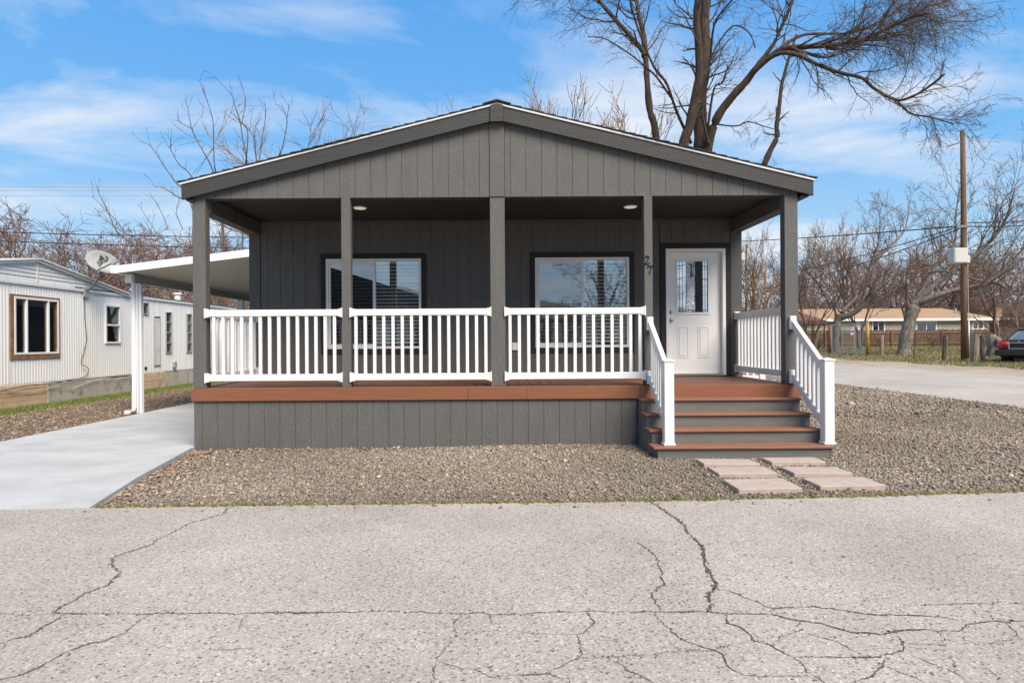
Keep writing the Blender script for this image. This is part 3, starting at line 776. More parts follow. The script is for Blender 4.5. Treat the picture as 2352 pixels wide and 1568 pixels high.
# windows
def make_window(x0, x1, z0, z1, dark_left):
    w = empty('window', (0, 0, 0)); w.parent = HOUSE; w.location = ((x0 + x1) / 2, YW - YF, z0)
    for nm, b in (('trim_board', (x0 - TW, x1 + TW, YW - 0.012, YW + 0.019, z1 + 0.001, z1 + TW)), ('trim_board', (x0 - TW, x1 + TW, YW - 0.012, YW + 0.019, z0 - TW, z0 - 0.001)),
                  ('trim_board', (x0 - TW, x0 - 0.001, YW - 0.012, YW + 0.019, z0 - 0.001, z1 + 0.001)), ('trim_board', (x1 + 0.001, x1 + TW, YW - 0.012, YW + 0.019, z0 - 0.001, z1 + 0.001))):
        piece(nm, b, M['darktrim'], w, 0.003)
    xm = (x0 + x1) / 2
    fr = MB(); t = 0.038
    for b in ((x0, x1, z1 - t, z1), (x0, x1, z0, z0 + t), (x0, x0 + t, z0 + t, z1 - t), (x1 - t, x1, z0 + t, z1 - t)):
        fr.box(b[0], b[1], YW - 0.020, YW + 0.06, b[2], b[3])
    fr.build('frame', M['winframe'], w, bevel=0.003)
    xm2 = xm + 0.0
    sa = MB(); s_ = 0.036
    for b in ((x0 + t, xm2 + 0.03, z1 - t - s_, z1 - t - 0.002), (x0 + t, xm2 + 0.03, z0 + t + 0.002, z0 + t + s_), (x0 + t + 0.002, x0 + t + s_, z0 + t + s_, z1 - t - s_), (xm2 - 0.012, xm2 + 0.03, z0 + t + s_, z1 - t - s_)):
        sa.box(b[0], b[1], YW - 0.012, YW + 0.018, b[2], b[3])
    sa.build('sliding_sash', M['winframe'], w, bevel=0.002)
    MB().box(x0 + t + s_, xm2 - 0.012, YW + 0.0, YW + 0.004, z0 + t + s_, z1 - t - s_).build('glass_pane', M['screen'], w)
    MB().box(xm2 + 0.03, x1 - t, YW + 0.021, YW + 0.025, z0 + t, z1 - t).build('glass_pane', M['glass'], w)
    n = 23
    for i in range(n):
        z = z1 - 0.06 - i * (z1 - z0 - 0.10) / n
        key = ('slat', round(x1 - x0, 2))
        if key not in _cache:
            hw = (x1 - x0) / 2 - 0.045
            _cache[key] = MB().prism([(-0.021, -0.016), (0.0, 0.003), (0.021, 0.016), (0.021, 0.0185), (0.0, 0.0055), (-0.021, -0.0135)], 'x', -hw, hw).mesh('slat', M['slat'])
        o = bpy.data.objects.new('slat', _cache[key]); COL.objects.link(o); o.parent = w
        o.location = (0, 0.105, z - z0)
    for cx in (x0 + 0.25, x1 - 0.25, xm + 0.28):
        MB().tube([(cx, YW + 0.075, z0 + 0.05), (cx, YW + 0.075, z1 - 0.05)], 0.0018, 4).build('blind_cord', M['slat'], w)
    MB().box(x0 + 0.042, x1 - 0.042, YW + 0.07, YW + 0.13, z1 - 0.05, z1 - 0.005).build('blind_headrail', M['slat'], w)
    return w
for w in WINS: make_window(*w, True)

# front door
x0, x1, z0, z1 = DOOR
D = empty('front_door', (0, 0, 0)); D.parent = HOUSE; D.location = ((x0 + x1) / 2, YW - YF, z0)
for b in ((x0 - TW, x0 - 0.001, z0 - 0.015, z1 + TW), (x1 + 0.001, x1 + TW, z0 - 0.015, z1 + TW), (x0 - 0.001, x1 + 0.001, z1 + 0.001, z1 + TW)):
    piece('trim_board', (b[0], b[1], YW - 0.014, YW + 0.019, b[2], b[3]), M['darktrim'], D, 0.003)
jm = MB(); t = 0.052
for b in ((x0, x0 + t, z0, z1), (x1 - t, x1, z0, z1), (x0 + t, x1 - t, z1 - t, z1)):
    jm.box(b[0], b[1], YW - 0.022, YW + 0.10, b[2], b[3])
jm.build('door_jamb', M['doorpaint'], D, bevel=0.006)
piece('threshold', (x0 + t, x1 - t, YW - 0.02, YW + 0.09, z0 - 0.012, z0 + 0.022), M['steel'], D, 0.004)
sx0, sx1, sz0, sz1 = x0 + t + 0.004, x1 - t - 0.004, z0 + 0.026, z1 - t - 0.004
YD = YW + 0.055
gx0, gx1, gz0, gz1 = sx0 + 0.135, sx1 - 0.15, 1.80, 2.655
gx0, gx1 = 2.862, 3.385
ds = MB()
for b in ((sx0, gx0, sz0, sz1), (gx1, sx1, sz0, sz1), (gx0, gx1, sz0, gz0), (gx0, gx1, gz1, sz1)):
    ds.box(b[0], b[1], YD, YD + 0.045, b[2], b[3])
ds.build('door_slab', M['doorpaint'], D)
def ring(mb, a, b, c, d, w, y0, y1):
    for q in ((a, b, d - w, d), (a, b, c, c + w), (a, a + w, c + w, d - w), (b - w, b, c + w, d - w)):
        mb.box(q[0], q[1], y0, y1, q[2], q[3])
gf = MB(); ring(gf, gx0 - 0.012, gx1 + 0.012, gz0 - 0.012, gz1 + 0.012, 0.034, YD - 0.012, YD - 0.001)
gf.build('glass_frame', M['doorpaint'], D, bevel=0.004)
ix0, ix1, iz0, iz1 = gx0 + 0.022, gx1 - 0.022, gz0 + 0.022, gz1 - 0.022
wv = ix1 - ix0
MB().box(ix0, ix0 + wv * 0.28, YD + 0.012, YD + 0.016, iz0, iz1).build('glass_pane', M['decoglass'], D)
MB().box(ix0 + wv * 0.28, ix0 + wv * 0.60, YD + 0.0125, YD + 0.0165, iz0, iz1).build('glass_pane', M['hammered'], D)
MB().box(ix0 + wv * 0.60, ix1, YD + 0.012, YD + 0.016, iz0, iz1).build('glass_pane', M['decoglass'], D)
cm = MB()
def came(a, b, w=0.006):
    cm.bar((ix0 + wv * a[0], YD + 0.009, iz0 + (iz1 - iz0) * a[1]), (ix0 + wv * b[0], YD + 0.009, iz0 + (iz1 - iz0) * b[1]), w, 0.005, up=(0, 1, 0))
for fx in (0.07, 0.17, 0.83, 0.92): came((fx, 0.0), (fx, 1.0))
came((0.28, 0.0), (0.30, 0.62)); came((0.60, 0.0), (0.60, 1.0))
for fz in (0.06, 0.36, 0.52, 0.66, 0.86, 0.92): 
    came((0.0, fz), (0.17, fz - 0.01)); came((0.83, fz - 0.02), (1.0, fz))
pts = [(0.0, 0.66), (0.2, 0.69), (0.4, 0.70), (0.6, 0.695), (0.8, 0.67), (1.0, 0.63)]
for a, b in zip(pts[:-1], pts[1:]): came(a, b)
pts = [(0.0, 0.90), (0.2, 0.935), (0.4, 0.95), (0.6, 0.945), (0.8, 0.92), (1.0, 0.88)]
for a, b in zip(pts[:-1], pts[1:]): came(a, b)
came((0.47, 0.70), (0.47, 0.95), 0.016); came((0.53, 0.70), (0.53, 0.95), 0.006); came((0.28, 0.80), (0.47, 0.80)); came((0.28, 0.86), (0.47, 0.86))
came((0.0, 0.02), (1, 0.02)); came((0.3, 0.05), (0.6, 0.05))
cm.build('lead_came', M['leadcame'], D)
for a, b in ((2.872, 3.06), (3.20, 3.385)):
    pf = MB(); ring(pf, a, b, 1.10, 1.60, 0.022, YD - 0.007, YD - 0.001)
    pf.build('panel_moulding', M['doorpaint'], D, bevel=0.003)
    piece('raised_panel', (a + 0.034, b - 0.034, YD - 0.008, YD - 0.001, 1.134, 1.566), M['doorpaint'], D, 0.006)
for hz_, kn in ((1.83, False), (1.70, True)):
    h = MB().lathe((2.775, YD, hz_), [(0.030, -0.012), (0.033, -0.004), (0.033, -0.001)], 16, 'y').build('lock' if not kn else 'door_knob', M['steel'], D, smooth=True)
    if kn: MB().lathe((2.775, YD, hz_), [(0.012, -0.062), (0.027, -0.056), (0.030, -0.044), (0.024, -0.032), (0.012, -0.026), (0.012, -0.012)], 16, 'y').build('knob', M['steel'], h, smooth=True)
    else: MB().lathe((2.775, YD, hz_), [(0.018, -0.024), (0.022, -0.018), (0.022, -0.012)], 14, 'y').build('cylinder', M['steel'], h, smooth=True)
# power outlet cover
ob = MB().box(0.24, 0.345, YW - 0.03, YW + 0.002, 1.235, 1.36); oc = ob.build('outlet_cover', M['winframe'], HOUSE, bevel=0.008)

# deck, fascia, skirt
k = XL + 0.004
while k < XR - 0.01:
    b = min(k + 0.139, XR - 0.004)
    piece('deck_board', (k, b, YF + 0.002, YW - 0.014, DZ - 0.028, DZ), M['deck'], HOUSE, 0.002)
    k += 0.145
for a, b in ((-3.925, -0.371), (-0.369, 0.379), (0.381, 1.83)):
    piece('fascia_board', (a, b, YF - 0.030, YF + 0.0, DZ - 0.168, DZ - 0.002), M['fascia'], HOUSE, 0.003)
piece('fascia_board', (1.832, 3.90, YF - 0.028, YF - 0.0, DZ - 0.168, DZ - 0.002), M['fascia'], HOUSE, 0.003)
for xx in (XL - 0.014, XR - 0.008):
    piece('fascia_board', (xx, xx + 0.022, YF + 0.002, YW, DZ - 0.168, DZ - 0.03), M['fascia'], HOUSE, 0.003)
for (a, b) in boards(-3.905, 3.88, -3.80):
    piece('siding_board', (a + GAP, b - GAP, YF + 0.003, YF + 0.018, -0.08, DZ - 0.17), M['siding'], HOUSE)
piece('skirt_backing', (-3.90, 3.875, YF + 0.0085, YF + 0.06, -0.1, DZ - 0.17), M['backing'], HOUSE)
for xx in (-3.905, 3.862):
    piece('skirt_side', (xx, xx + 0.018, YF + 0.061, YW, -0.08, DZ - 0.17), M['siding'], HOUSE)

# stairs
TX0, TX1 = 1.80, 3.80
zt = [0.650, 0.493, 0.336, 0.178]; noses = [7.70, 7.45, 7.20, 6.95]
for i, (z, yn) in enumerate(zip(zt, noses)):
    e = 0.012 * i
    yb_ = 7.918 if i == 0 else noses[i-1] + 0.028
    piece('tread', (TX0 - e, TX1 - e * .3, yn, yb_, z - 0.026, z), M['tread'], HOUSE, 0.004)
    zl = zt[i + 1] if i < 3 else -0.05
    piece('riser', (TX0 + 0.035, TX1 - 0.035, yn + 0.03, yn + 0.055, zl, z - 0.027), M['riser'], HOUSE)
for xx in (TX0 + 0.012, TX1 - 0.034):
    pl = [(7.918, -0.06), (7.918, zt[0] - 0.027)]
    for i in range(4):
        pl.append((noses[i] + 0.026, zt[i] - 0.027))
        pl.append((noses[i] + 0.026, (zt[i + 1] - 0.027) if i < 3 else -0.06))
    MB().prism(pl, 'x', xx, xx + 0.022).build('stringer', M['riser'], HOUSE)

# railings
def bracket(mb, x, y, z0, z1, s, axis='x'):
    """flared socket at the end of a rail"""
    if axis == 'x':
        for a, b, g in ((0, 0.014, 0.020), (0.014, 0.03, 0.012), (0.03, 0.06, 0.006)):
            X0, X1 = sorted((x + s * a, x + s * b))
            mb.box(X0, X1, y - 0.027 - g, y + 0.027 + g, z0 - g, z1 + g)
    else:
        for a, b, g in ((0, 0.014, 0.020), (0.014, 0.03, 0.012), (0.03, 0.06, 0.006)):
            Y0, Y1 = sorted((y + s * a, y + s * b))
            mb.box(x - 0.027 - g, x + 0.027 + g, Y0, Y1, z0 - g, z1 + g)
def railing(x0, x1, yc, n):
    R = empty('porch_railing', (0, 0, 0)); R.parent = HOUSE; R.location = ((x0 + x1) / 2, yc - YF, DZ)
    piece('top_rail', (x0 + 0.01, x1 - 0.01, yc - 0.026, yc + 0.026, 1.722, 1.806), M['vinyl'], R, 0.005)
    piece('bottom_rail', (x0 + 0.01, x1 - 0.01, yc - 0.026, yc + 0.026, 0.890, 0.976), M['vinyl'], R, 0.005)
    for z0, z1 in ((1.722, 1.806), (0.890, 0.976)):
        for x, s in ((x0 - 0.012, 1), (x1 + 0.012, -1)):
            mb = MB(); bracket(mb, x, yc, z0, z1, s); mb.build('rail_bracket', M['vinyl'], R)
    pit = (x1 - x0) / n if n else 0.12
    sp = 0.1195
    off = ((x1 - x0) - (n - 1) * sp) / 2
    for i in range(n):
        c = x0 + off + i * sp
        piece('baluster', (c - 0.020, c + 0.020, yc - 0.018, yc + 0.018, 0.977, 1.721), M['vinyl'], R, 0.004)
railing(-3.742, -1.994, YF + 0.018, 14)
railing(-1.877, -0.078, YF + 0.018, 15)
railing(0.112, 1.905, YF + 0.018, 15)
def side_railing(xc):
    y0, y1 = YF + 0.13, YW - 0.012
    R = empty('porch_railing', (0, 0, 0)); R.parent = HOUSE; R.location = (xc, (y0 + y1) / 2 - YF, DZ)
    piece('top_rail', (xc - 0.026, xc + 0.026, y0, y1 - 0.01, 1.722, 1.806), M['vinyl'], R, 0.005)
    piece('bottom_rail', (xc - 0.026, xc + 0.026, y0, y1 - 0.01, 0.890, 0.976), M['vinyl'], R, 0.005)
    for z0, z1 in ((1.722, 1.806), (0.890, 0.976)):
        mb = MB(); bracket(mb, xc, y1, z0, z1, -1, 'y'); mb.build('rail_bracket', M['vinyl'], R)
        mb = MB(); bracket(mb, xc, y0, z0, z1, 1, 'y'); mb.build('rail_bracket', M['vinyl'], R)
    n = 14
    for i in range(n):
        c = y0 + 0.07 + (y1 - y0 - 0.14) * i / (n - 1)
        piece('baluster', (xc - 0.018, xc + 0.018, c - 0.020, c + 0.020, 0.977, 1.721), M['vinyl'], R, 0.004)
side_railing(-3.80); side_railing(3.80)
def stair_railing(xc):
    R = empty('stair_railing', (0, 0, 0)); R.parent = HOUSE; R.location = (xc, 7.1 - YF, zt[3])
    piece('newel_post', (xc - 0.056, xc + 0.056, 7.044, 7.156, zt[3] + 0.002, 1.135), M['vinyl'], R, 0.006)
    cp = MB()
    cp.box(xc - 0.064, xc + 0.064, 7.036, 7.164, 1.136, 1.152)
    cp.add([(xc-0.064,7.036,1.152),(xc+0.064,7.036,1.152),(xc+0.064,7.164,1.152),(xc-0.064,7.164,1.152),(xc,7.1,1.172)], [(0,1,4),(1,2,4),(2,3,4),(3,0,4)])
    cp.build('post_cap', M['vinyl'], R)
    sk = MB(); sk.box(xc - 0.068, xc + 0.068, 7.032, 7.168, zt[3] + 0.001, zt[3] + 0.03); sk.build('post_base', M['vinyl'], R, bevel=0.006)
    y0, y1 = 7.158, YF - 0.002
    def zl(a, b, y): return a + (b - a) * (y - y0) / (y1 - y0)
    for nm, a, b in (('top_rail', 1.10, 1.665), ('bottom_rail', 0.452, 0.975)):
        MB().prism([(y0, a), (y1 - 0.01, b), (y1 - 0.01, b - 0.105), (y0, a - 0.105)], 'x', xc - 0.028, xc + 0.028).build(nm, M['vinyl'], R, bevel=0.005)
        MB().box(xc - 0.04, xc + 0.04, y1 - 0.055, y1, b - 0.155, b + 0.016).build('rail_bracket', M['vinyl'], R, bevel=0.006)
    for i in range(7):
        c = y0 + 0.055 + i * 0.1
        zb0, zb1 = zl(0.452, 0.975, c), zl(1.10 - 0.105, 1.665 - 0.105, c)
        MB().box(xc - 0.018, xc + 0.018, c - 0.020, c + 0.020, zb0 - 0.02, zb1 + 0.02).build('baluster', M['vinyl'], R, bevel=0.003)
stair_railing(1.965); stair_railing(3.795)

# house number, cut from flat plate
def digit(strokes, x, z, h, name):
    mb = MB()
    for wd, pl in strokes:
        n = len(pl)
        L_, R_ = [], []
        for i, (px, pz) in enumerate(pl):
            a, b = pl[max(i-1, 0)], pl[min(i+1, n-1)]
            tx, tz = b[0]-a[0], b[1]-a[1]; l = math.hypot(tx, tz)
            ww = wd[i] if isinstance(wd, list) else wd
            L_.append((x + (px - tz/l*ww) * h, z + (pz + tx/l*ww) * h)); R_.append((x + (px + tz/l*ww) * h, z + (pz - tx/l*ww) * h))
        for i in range(n - 1):
            mb.prism([L_[i], L_[i+1], R_[i+1], R_[i]], 'y', YF - 0.014, YF - 0.004)
    return mb.build(name, M['number'], HOUSE)
two = [([.03,.04,.05,.06,.07,.065,.055,.05,.05,.05], [(-.22,.66),(-.24,.78),(-.17,.92),(0,.98),(.17,.92),(.22,.76),(.16,.58),(.0,.38),(-.16,.18),(-.26,.06)]),
       ([.07,.06,.05,.03], [(-.28,.06),(-.05,.06),(.16,.05),(.28,.12)]), (.035, [(.26,.02),(.28,.24)])]
seven = [(.06, [(-.26,.94),(.28,.94)]), (.03, [(-.26,.98),(-.29,.74)]), ([.045,.055,.06,.07], [(.27,.94),(.10,.60),(-.02,.28),(-.06,.0)])]
digit(two, 1.938, 2.36, 0.108, 'house_number'); digit(seven, 1.978, 2.235, 0.108, 'house_number')

# stepping stones
SL = [((2.18, 6.51, 2.77, 6.80), 'pink concrete stepping stone, left row, closest to the stairs'), ((2.19, 6.10, 2.77, 6.40), 'pink concrete stepping stone, middle one of the left row'),
      ((2.16, 5.55, 2.74, 5.93), 'pink concrete stepping stone, left row, closest to the road'), ((2.94, 6.62, 3.52, 6.88), 'pink concrete stepping stone, right row, closest to the stairs'),
      ((2.95, 6.13, 3.53, 6.45), 'pink concrete stepping stone, middle one of the right row'), ((2.94, 5.62, 3.53, 5.97), 'pink concrete stepping stone, right row, closest to the road')]
rp = random.Random(8)
for (a, b, c, d), lab in SL:
    zb = yard_z((a+c)/2, (b+d)/2)
    w2, h2 = (c-a)/2, (d-b)/2
    o = MB().box(-w2, w2, -h2, h2, -0.02, 0.042).build('stepping_stone', M['paver'], bevel=0.006)
    o.location = ((a+c)/2, (b+d)/2, zb + 0.004); o.rotation_euler = (rp.uniform(-.01, .01), rp.uniform(-.012, .012), rp.uniform(-.03, .04))
    tag(o, lab, 'paver', 'stepping stones below the stairs')

# ------------------------------------------------------------------ carport beside the house
CP = empty('carport', (-6.9, 11.84, 0))
tag(CP, 'white metal carport with cream ribbed roof on thin posts, left of the grey house', 'carport')
cy0, cy1 = 11.25, 21.5
def cz(x): return 2.80 + (x + 6.95) * 0.117
# ribbed pan roof, ribs running down the slope
pn = MB()
ysr = np.arange(cy0 + 0.03, cy1, 0.1016)
prof = []
for y in ysr:
    prof += [(y, 0.0), (y + 0.066, 0.0), (y + 0.072, 0.022), (y + 0.096, 0.022)]
for x in (-6.93, -3.93):
    for y, h in prof: pn.v.append((x, y, cz(x) - 0.11 + h))
m_ = len(prof)
for i in range(m_ - 1): pn.f.append((i, i + 1, m_ + i + 1, m_ + i))
pn.build('roof_panel', M['pan'], CP, fix=False)
MB().prism([(-6.95, cz(-6.95) - 0.135), (-3.93, cz(-3.93) - 0.135), (-3.93, cz(-3.93)), (-6.95, cz(-6.95))], 'y', cy0, cy0 + 0.028).build('front_fascia', M['white_metal'], CP, bevel=0.003)
MB().prism([(-6.95, cz(-6.95) - 0.006), (-3.93, cz(-3.93) - 0.006), (-3.93, cz(-3.93)), (-6.95, cz(-6.95))], 'y', cy0 + 0.03, cy1).build('roof_skin', M['white_metal'], CP)
piece('gutter', (-7.03, -6.952, cy0, cy1, cz(-6.95) - 0.13, cz(-6.95) + 0.003), M['white_metal'], CP, 0.004)
piece('beam', (-6.90, -6.80, 11.6, cy1 - 0.2, 2.53, 2.675), M['beam_grey'], CP, 0.004)
piece('beam_end', (-6.92, -6.79, 11.5, 11.598, 2.52, 2.68), M['white_metal'], CP, 0.004)
for y in (11.84, 16.6):
    p = piece('post', (-6.885, -6.79, y - 0.045, y + 0.045, 0.052, 2.53), M['white_metal'], CP, 0.004)
    piece('post_grey_strip', (-6.858, -6.817, y - 0.049, y - 0.0455, 0.06, 2.5), M['cabinet'], CP)  # flat grey strip proud of the post face, coloured like a shaded groove
    ds_ = MB()
    ds_.tube([(-6.955, y, 2.66), (-6.955, y, 0.16), (-6.965, y - 0.01, 0.11), (-7.04, y - 0.04, 0.072), (-7.10, y - 0.06, 0.065)], [0.042, 0.042, 0.043, 0.043, 0.045], 8)
    ds_.build('downspout', M['white_metal'], CP, smooth=False)

# ------------------------------------------------------------------ neighbouring white mobile home
TX = -10.4
MH = empty('mobile_home', (TX, 16, 0))
tag(MH, 'old white mobile home with ribbed metal siding and patched skirting at the left edge', 'mobile home')
ty0, ty1 = 10.7, 27.0
TWIN = [(13.18, 14.68, 1.06, 2.47), (16.38, 17.05, 1.39, 2.43), (18.13, 18.42, 2.24, 2.60), (18.73, 19.07, 0.70, 2.22), (19.38, 19.72, 1.08, 2.38), (20.68, 21.02, 1.08, 2.38), (23.2, 23.9, 1.2, 2.3)]
def corr_strip(mb, y0, y1, z0, z1, x):
    p = 0.085
    k0, k1 = math.ceil(y0 / p), math.floor(y1 / p)
    ys_ = [(y0, 0.0)]
    for k in range(k0, k1 + 1):
        for f, h in ((0, 0), (0.3, 0), (0.45, 0.006), (0.8, 0.006), (0.95, 0)):
            y = (k + f) * p
            if y0 < y < y1: ys_.append((y, h))
    ys_.append((y1, 0.0))
    b = len(mb.v); n = len(ys_)
    for z in (z0, z1):
        for y, h in ys_: mb.v.append((x + h, y, z))
    for i in range(n - 1): mb.f.append((b + i, b + i + 1, b + n + i + 1, b + n + i))
sd = MB()
for a, b, c, d in wall_rects(ty0, ty1, 0.53, 2.69, TWIN): corr_strip(sd, a, b, c, d, TX)
sd.build('ribbed_siding', M['trailer'], MH, fix=False)
bk = MB(); bk.box(TX - 3.2, TX - 0.35, ty0 + .05, ty1, 0.3, 2.68); bk.build('body', M['dark_room'], MH)
bd = MB()
for a, b, c, d in wall_rects(ty0, ty1, 0.5, 2.69, TWIN): bd.box(TX - 0.1, TX - 0.004, a, b, c, d)
bd.build('wall_core', M['trailer'], MH)
piece('eave_trim', (TX - 0.05, TX + 0.045, ty0, ty1, 2.69, 2.765), M['trailer_trim'], MH, 0.006)
piece('eave_trim', (TX - 0.05, TX + 0.028, 10.7, 15.2, 2.765, 2.80), M['trailer_trim'], MH, 0.004)
# shallow main roof and raised gable of the roof-over
MB().prism([(TX + 0.05, 2.767), (TX + 0.05, 2.80), (TX - 1.7, 2.98), (TX - 3.4, 2.80), (TX - 3.4, 2.767)], 'y', 17.0, ty1 + 0.1).build('roof', M['roof_dark'], MH)
def gz(y): return 3.30 - abs(y - 13.96) * 0.157
lap = MB(); z = 2.80; step = 0.088
while z < 3.28:
    hw = (3.30 - z - 0.05) / 0.157; hw2 = max(0.02, (3.30 - min(z + step, 3.25) - 0.05) / 0.157)
    zt_ = min(z + step, 3.25)
    lap.add([(TX + 0.026, 13.96 - hw, z), (TX + 0.026, 13.96 + hw, z), (TX + 0.006, 13.96 + hw2, zt_), (TX + 0.006, 13.96 - hw2, zt_), (TX - 0.02, 13.96 - hw, z), (TX - 0.02, 13.96 + hw, z)],
            [(0, 1, 2, 3), (4, 5, 1, 0)])
    z += step
lap.build('gable_lap_siding', M['trailer_lap'], MH, fix=False)
piece('seam_cover', (TX + 0.02, TX + 0.036, 13.94, 13.98, 2.80, 3.24), M['trailer_trim'], MH)
for s in (-1, 1):
    pl = [(13.96, 3.235), (13.96 + s * 3.4, 3.235 - 3.4 * .157), (13.96 + s * 3.4, 3.30 - 3.4 * .157), (13.96, 3.30)]
    MB().prism(pl, 'x', TX + 0.03, TX + 0.075).build('gable_rake', M['trailer_trim'], MH)
    pl = [(13.96, 3.302), (13.96 + s * 3.45, 3.302 - 3.45 * .157), (13.96 + s * 3.45, 3.33 - 3.45 * .157), (13.96, 3.33)]
    MB().prism(pl, 'x', TX - 6, TX + 0.12).build('gable_roof', M['trailer_trim'], MH)
for y in (19.2, 19.32):
    pass
MB().lathe((TX - 0.6, 18.9, 2.86), [(0.13, 0), (0.13, 0.12), (0.19, 0.14), (0.19, 0.2), (0.10, 0.23), (0.10, 0.34), (0.15, 0.36), (0.15, 0.40)], 12).build('roof_vent', M['trailer_trim'], MH)
MB().lathe((TX - 0.7, 21.5, 2.86), [(0.10, 0), (0.10, 0.2), (0.14, 0.22), (0.14, 0.28)], 12).build('roof_vent', M['trailer_trim'], MH)
# skirting panels
sk = [(10.7, 14.28, 'tan'), (14.31, 16.35, 'grey'), (16.37, 17.55, 'grey'), (17.95, 19.35, 'tan'), (19.37, 21.8, 'grey'), (21.82, 24.2, 'tan'), (24.22, 27, 'grey')]
for i, (a, b, c) in enumerate(sk):
    x = TX + (0.02 if c == 'tan' else 0.006)
    if c == 'tan':
        for k in range(4):
            piece('skirting_plank', (x - 0.04, x - 0.004 * (k % 2), a, b, 0.02 + k * 0.122, 0.02 + k * 0.122 + 0.117), M['tanboard'], MH, 0.003)
        piece('skirting_back', (x - 0.08, x - 0.041, a, b, -0.02, 0.5), M['tanboard'], MH)
    else:
        piece('skirting_panel', (x - 0.05, x + 0.012 * (i % 2), a, b, -0.02, 0.50 - 0.02 * (i % 3)), M['greyboard'], MH, 0.004)
piece('skirting_shade_sheet', (TX - 0.3, TX - 0.2, ty0, ty1, -0.02, 0.5), M['dark_room'], MH)  # dark sheet added behind the skirting so its gaps look shaded
piece('skirting_batten', (TX + 0.021, TX + 0.04, 14.26, 14.33, 0.0, 0.5), M['greyboard'], MH)
piece('skirting_batten', (TX + 0.0, TX + 0.02, 17.58, 17.93, 0.0, 0.49), M['alu'], MH)
# windows
def ring_yz(mb, y0, y1, z0, z1, w, x0, x1):
    for q in ((y0, y1, z1 - w, z1), (y0, y1, z0, z0 + w), (y0, y0 + w, z0 + w, z1 - w), (y1 - w, y1, z0 + w, z1 - w)):
        mb.box(x0, x1, q[0], q[1], q[2], q[3])
def t_window(y0, y1, z0, z1, splits, fm, fw, trim=None, hor=()):
    w = empty('window', (0, 0, 0)); w.parent = MH; w.location = (0, (y0 + y1) / 2 - 16, z0)
    if trim:
        t = MB(); ring_yz(t, y0, y1, z0, z1, 0.10, TX - 0.02, TX + 0.03); t.build('wood_trim', trim, w)
        y0, y1, z0, z1 = y0 + 0.10, y1 - 0.05, z0 + 0.10, z1 - 0.05
    f = MB(); ring_yz(f, y0, y1, z0, z1, fw, TX - 0.03, TX + 0.04)
    for s in splits:
        yy = y0 + (y1 - y0) * s; f.box(TX - 0.025, TX + 0.035, yy - fw / 2, yy + fw / 2, z0 + fw, z1 - fw)
    for s in hor:
        zz_ = z0 + (z1 - z0) * s; f.box(TX - 0.024, TX + 0.032, y0 + fw, y1 - fw, zz_ - fw / 2, zz_ + fw / 2)
    f.build('frame', fm, w, bevel=0.003)
    MB().box(TX - 0.012, TX - 0.008, y0 + fw, y1 - fw, z0 + fw, z1 - fw).build('glass_pane', M['darkglass'], w)
    return w
wa = t_window(13.18, 14.68, 1.06, 2.47, (0.27, 0.76), M['winframe'], 0.045, M['rustwood'])
MB().box(TX - 0.3, TX - 0.28, 13.3, 13.62, 1.1, 2.4).build('curtain', M['trailer_lap'], wa)
wb_ = t_window(16.38, 17.05, 1.39, 2.43, (), M['winframe'], 0.05, None, (0.48,))
MB().box(TX - 0.06, TX - 0.05, 16.44, 16.99, 1.95, 2.38).build('curtain', M['greencloth'], wb_)
t_window(18.13, 18.42, 2.24, 2.60, (), M['alu'], 0.025)
for y0 in (19.38, 20.68):
    w_ = t_window(y0, y0 + 0.34, 1.08, 2.38, (), M['alu'], 0.03, None, (0.25, 0.5, 0.75))
    if y0 > 20: MB().box(TX + 0.0, TX + 0.03, y0 + 0.342, y0 + 0.37, 1.1, 2.36).build('weatherstrip', M['teal'], w_)
    else: MB().box(TX + 0.0, TX + 0.025, y0 + 0.342, y0 + 0.365, 1.6, 2.0).build('weatherstrip', M['teal'], w_)
t_window(23.2, 23.9, 1.2, 2.3, (0.5,), M['alu'], 0.03)
dr = piece('service_door', (TX - 0.02, TX + 0.022, 18.75, 19.05, 0.73, 2.16), M['trailer_lap'], MH, 0.004)
fr_ = MB(); ring_yz(fr_, 18.73, 19.07, 0.70, 2.22, 0.022, TX - 0.02, TX + 0.03); fr_.build('service_door_frame', M['alu'], MH)
piece('meter_box', (TX, TX + 0.09, 19.78, 19.92, 0.62, 0.80), M['alu'], MH, 0.005)
piece('drain_cap', (TX, TX + 0.03, 18.22, 18.32, 0.62, 0.70), M['darktrim'], MH)
# the cable from the dish down the wall
cbl = [(TX + 0.03, 15.55, 2.66), (TX + 0.03, 15.56, 2.0), (TX + 0.035, 15.62, 1.5), (TX + 0.03, 15.5, 1.15), (TX + 0.05, 15.38, 0.98), (TX + 0.06, 15.40, 0.86), (TX + 0.06, 15.56, 0.82), (TX + 0.06, 15.66, 0.74),
       (TX + 0.05, 15.60, 0.60), (TX + 0.05, 15.4, 0.54), (TX + 0.06, 15.0, 0.52), (TX + 0.07, 14.4, 0.46), (TX + 0.06, 13.6, 0.48), (TX + 0.07, 12.9, 0.42), (TX + 0.06, 12.0, 0.45)]
MB().tube(cbl, 0.009, 5).build('wall_cable', M['cable'], MH)
MB().tube([(TX + 0.06, 17.6, 0.48), (TX + 0.06, 16.9, 0.44), (TX + 0.07, 16.3, 0.48), (TX + 0.06, 15.7, 0.43), (TX + 0.08, 15.0, 0.30), (TX + 0.07, 14.6, 0.40), (TX + 0.07, 13.7, 0.34), (TX + 0.06, 12.6, 0.45)], 0.009, 5).build('ground_cable', M['cable_lite'], MH)

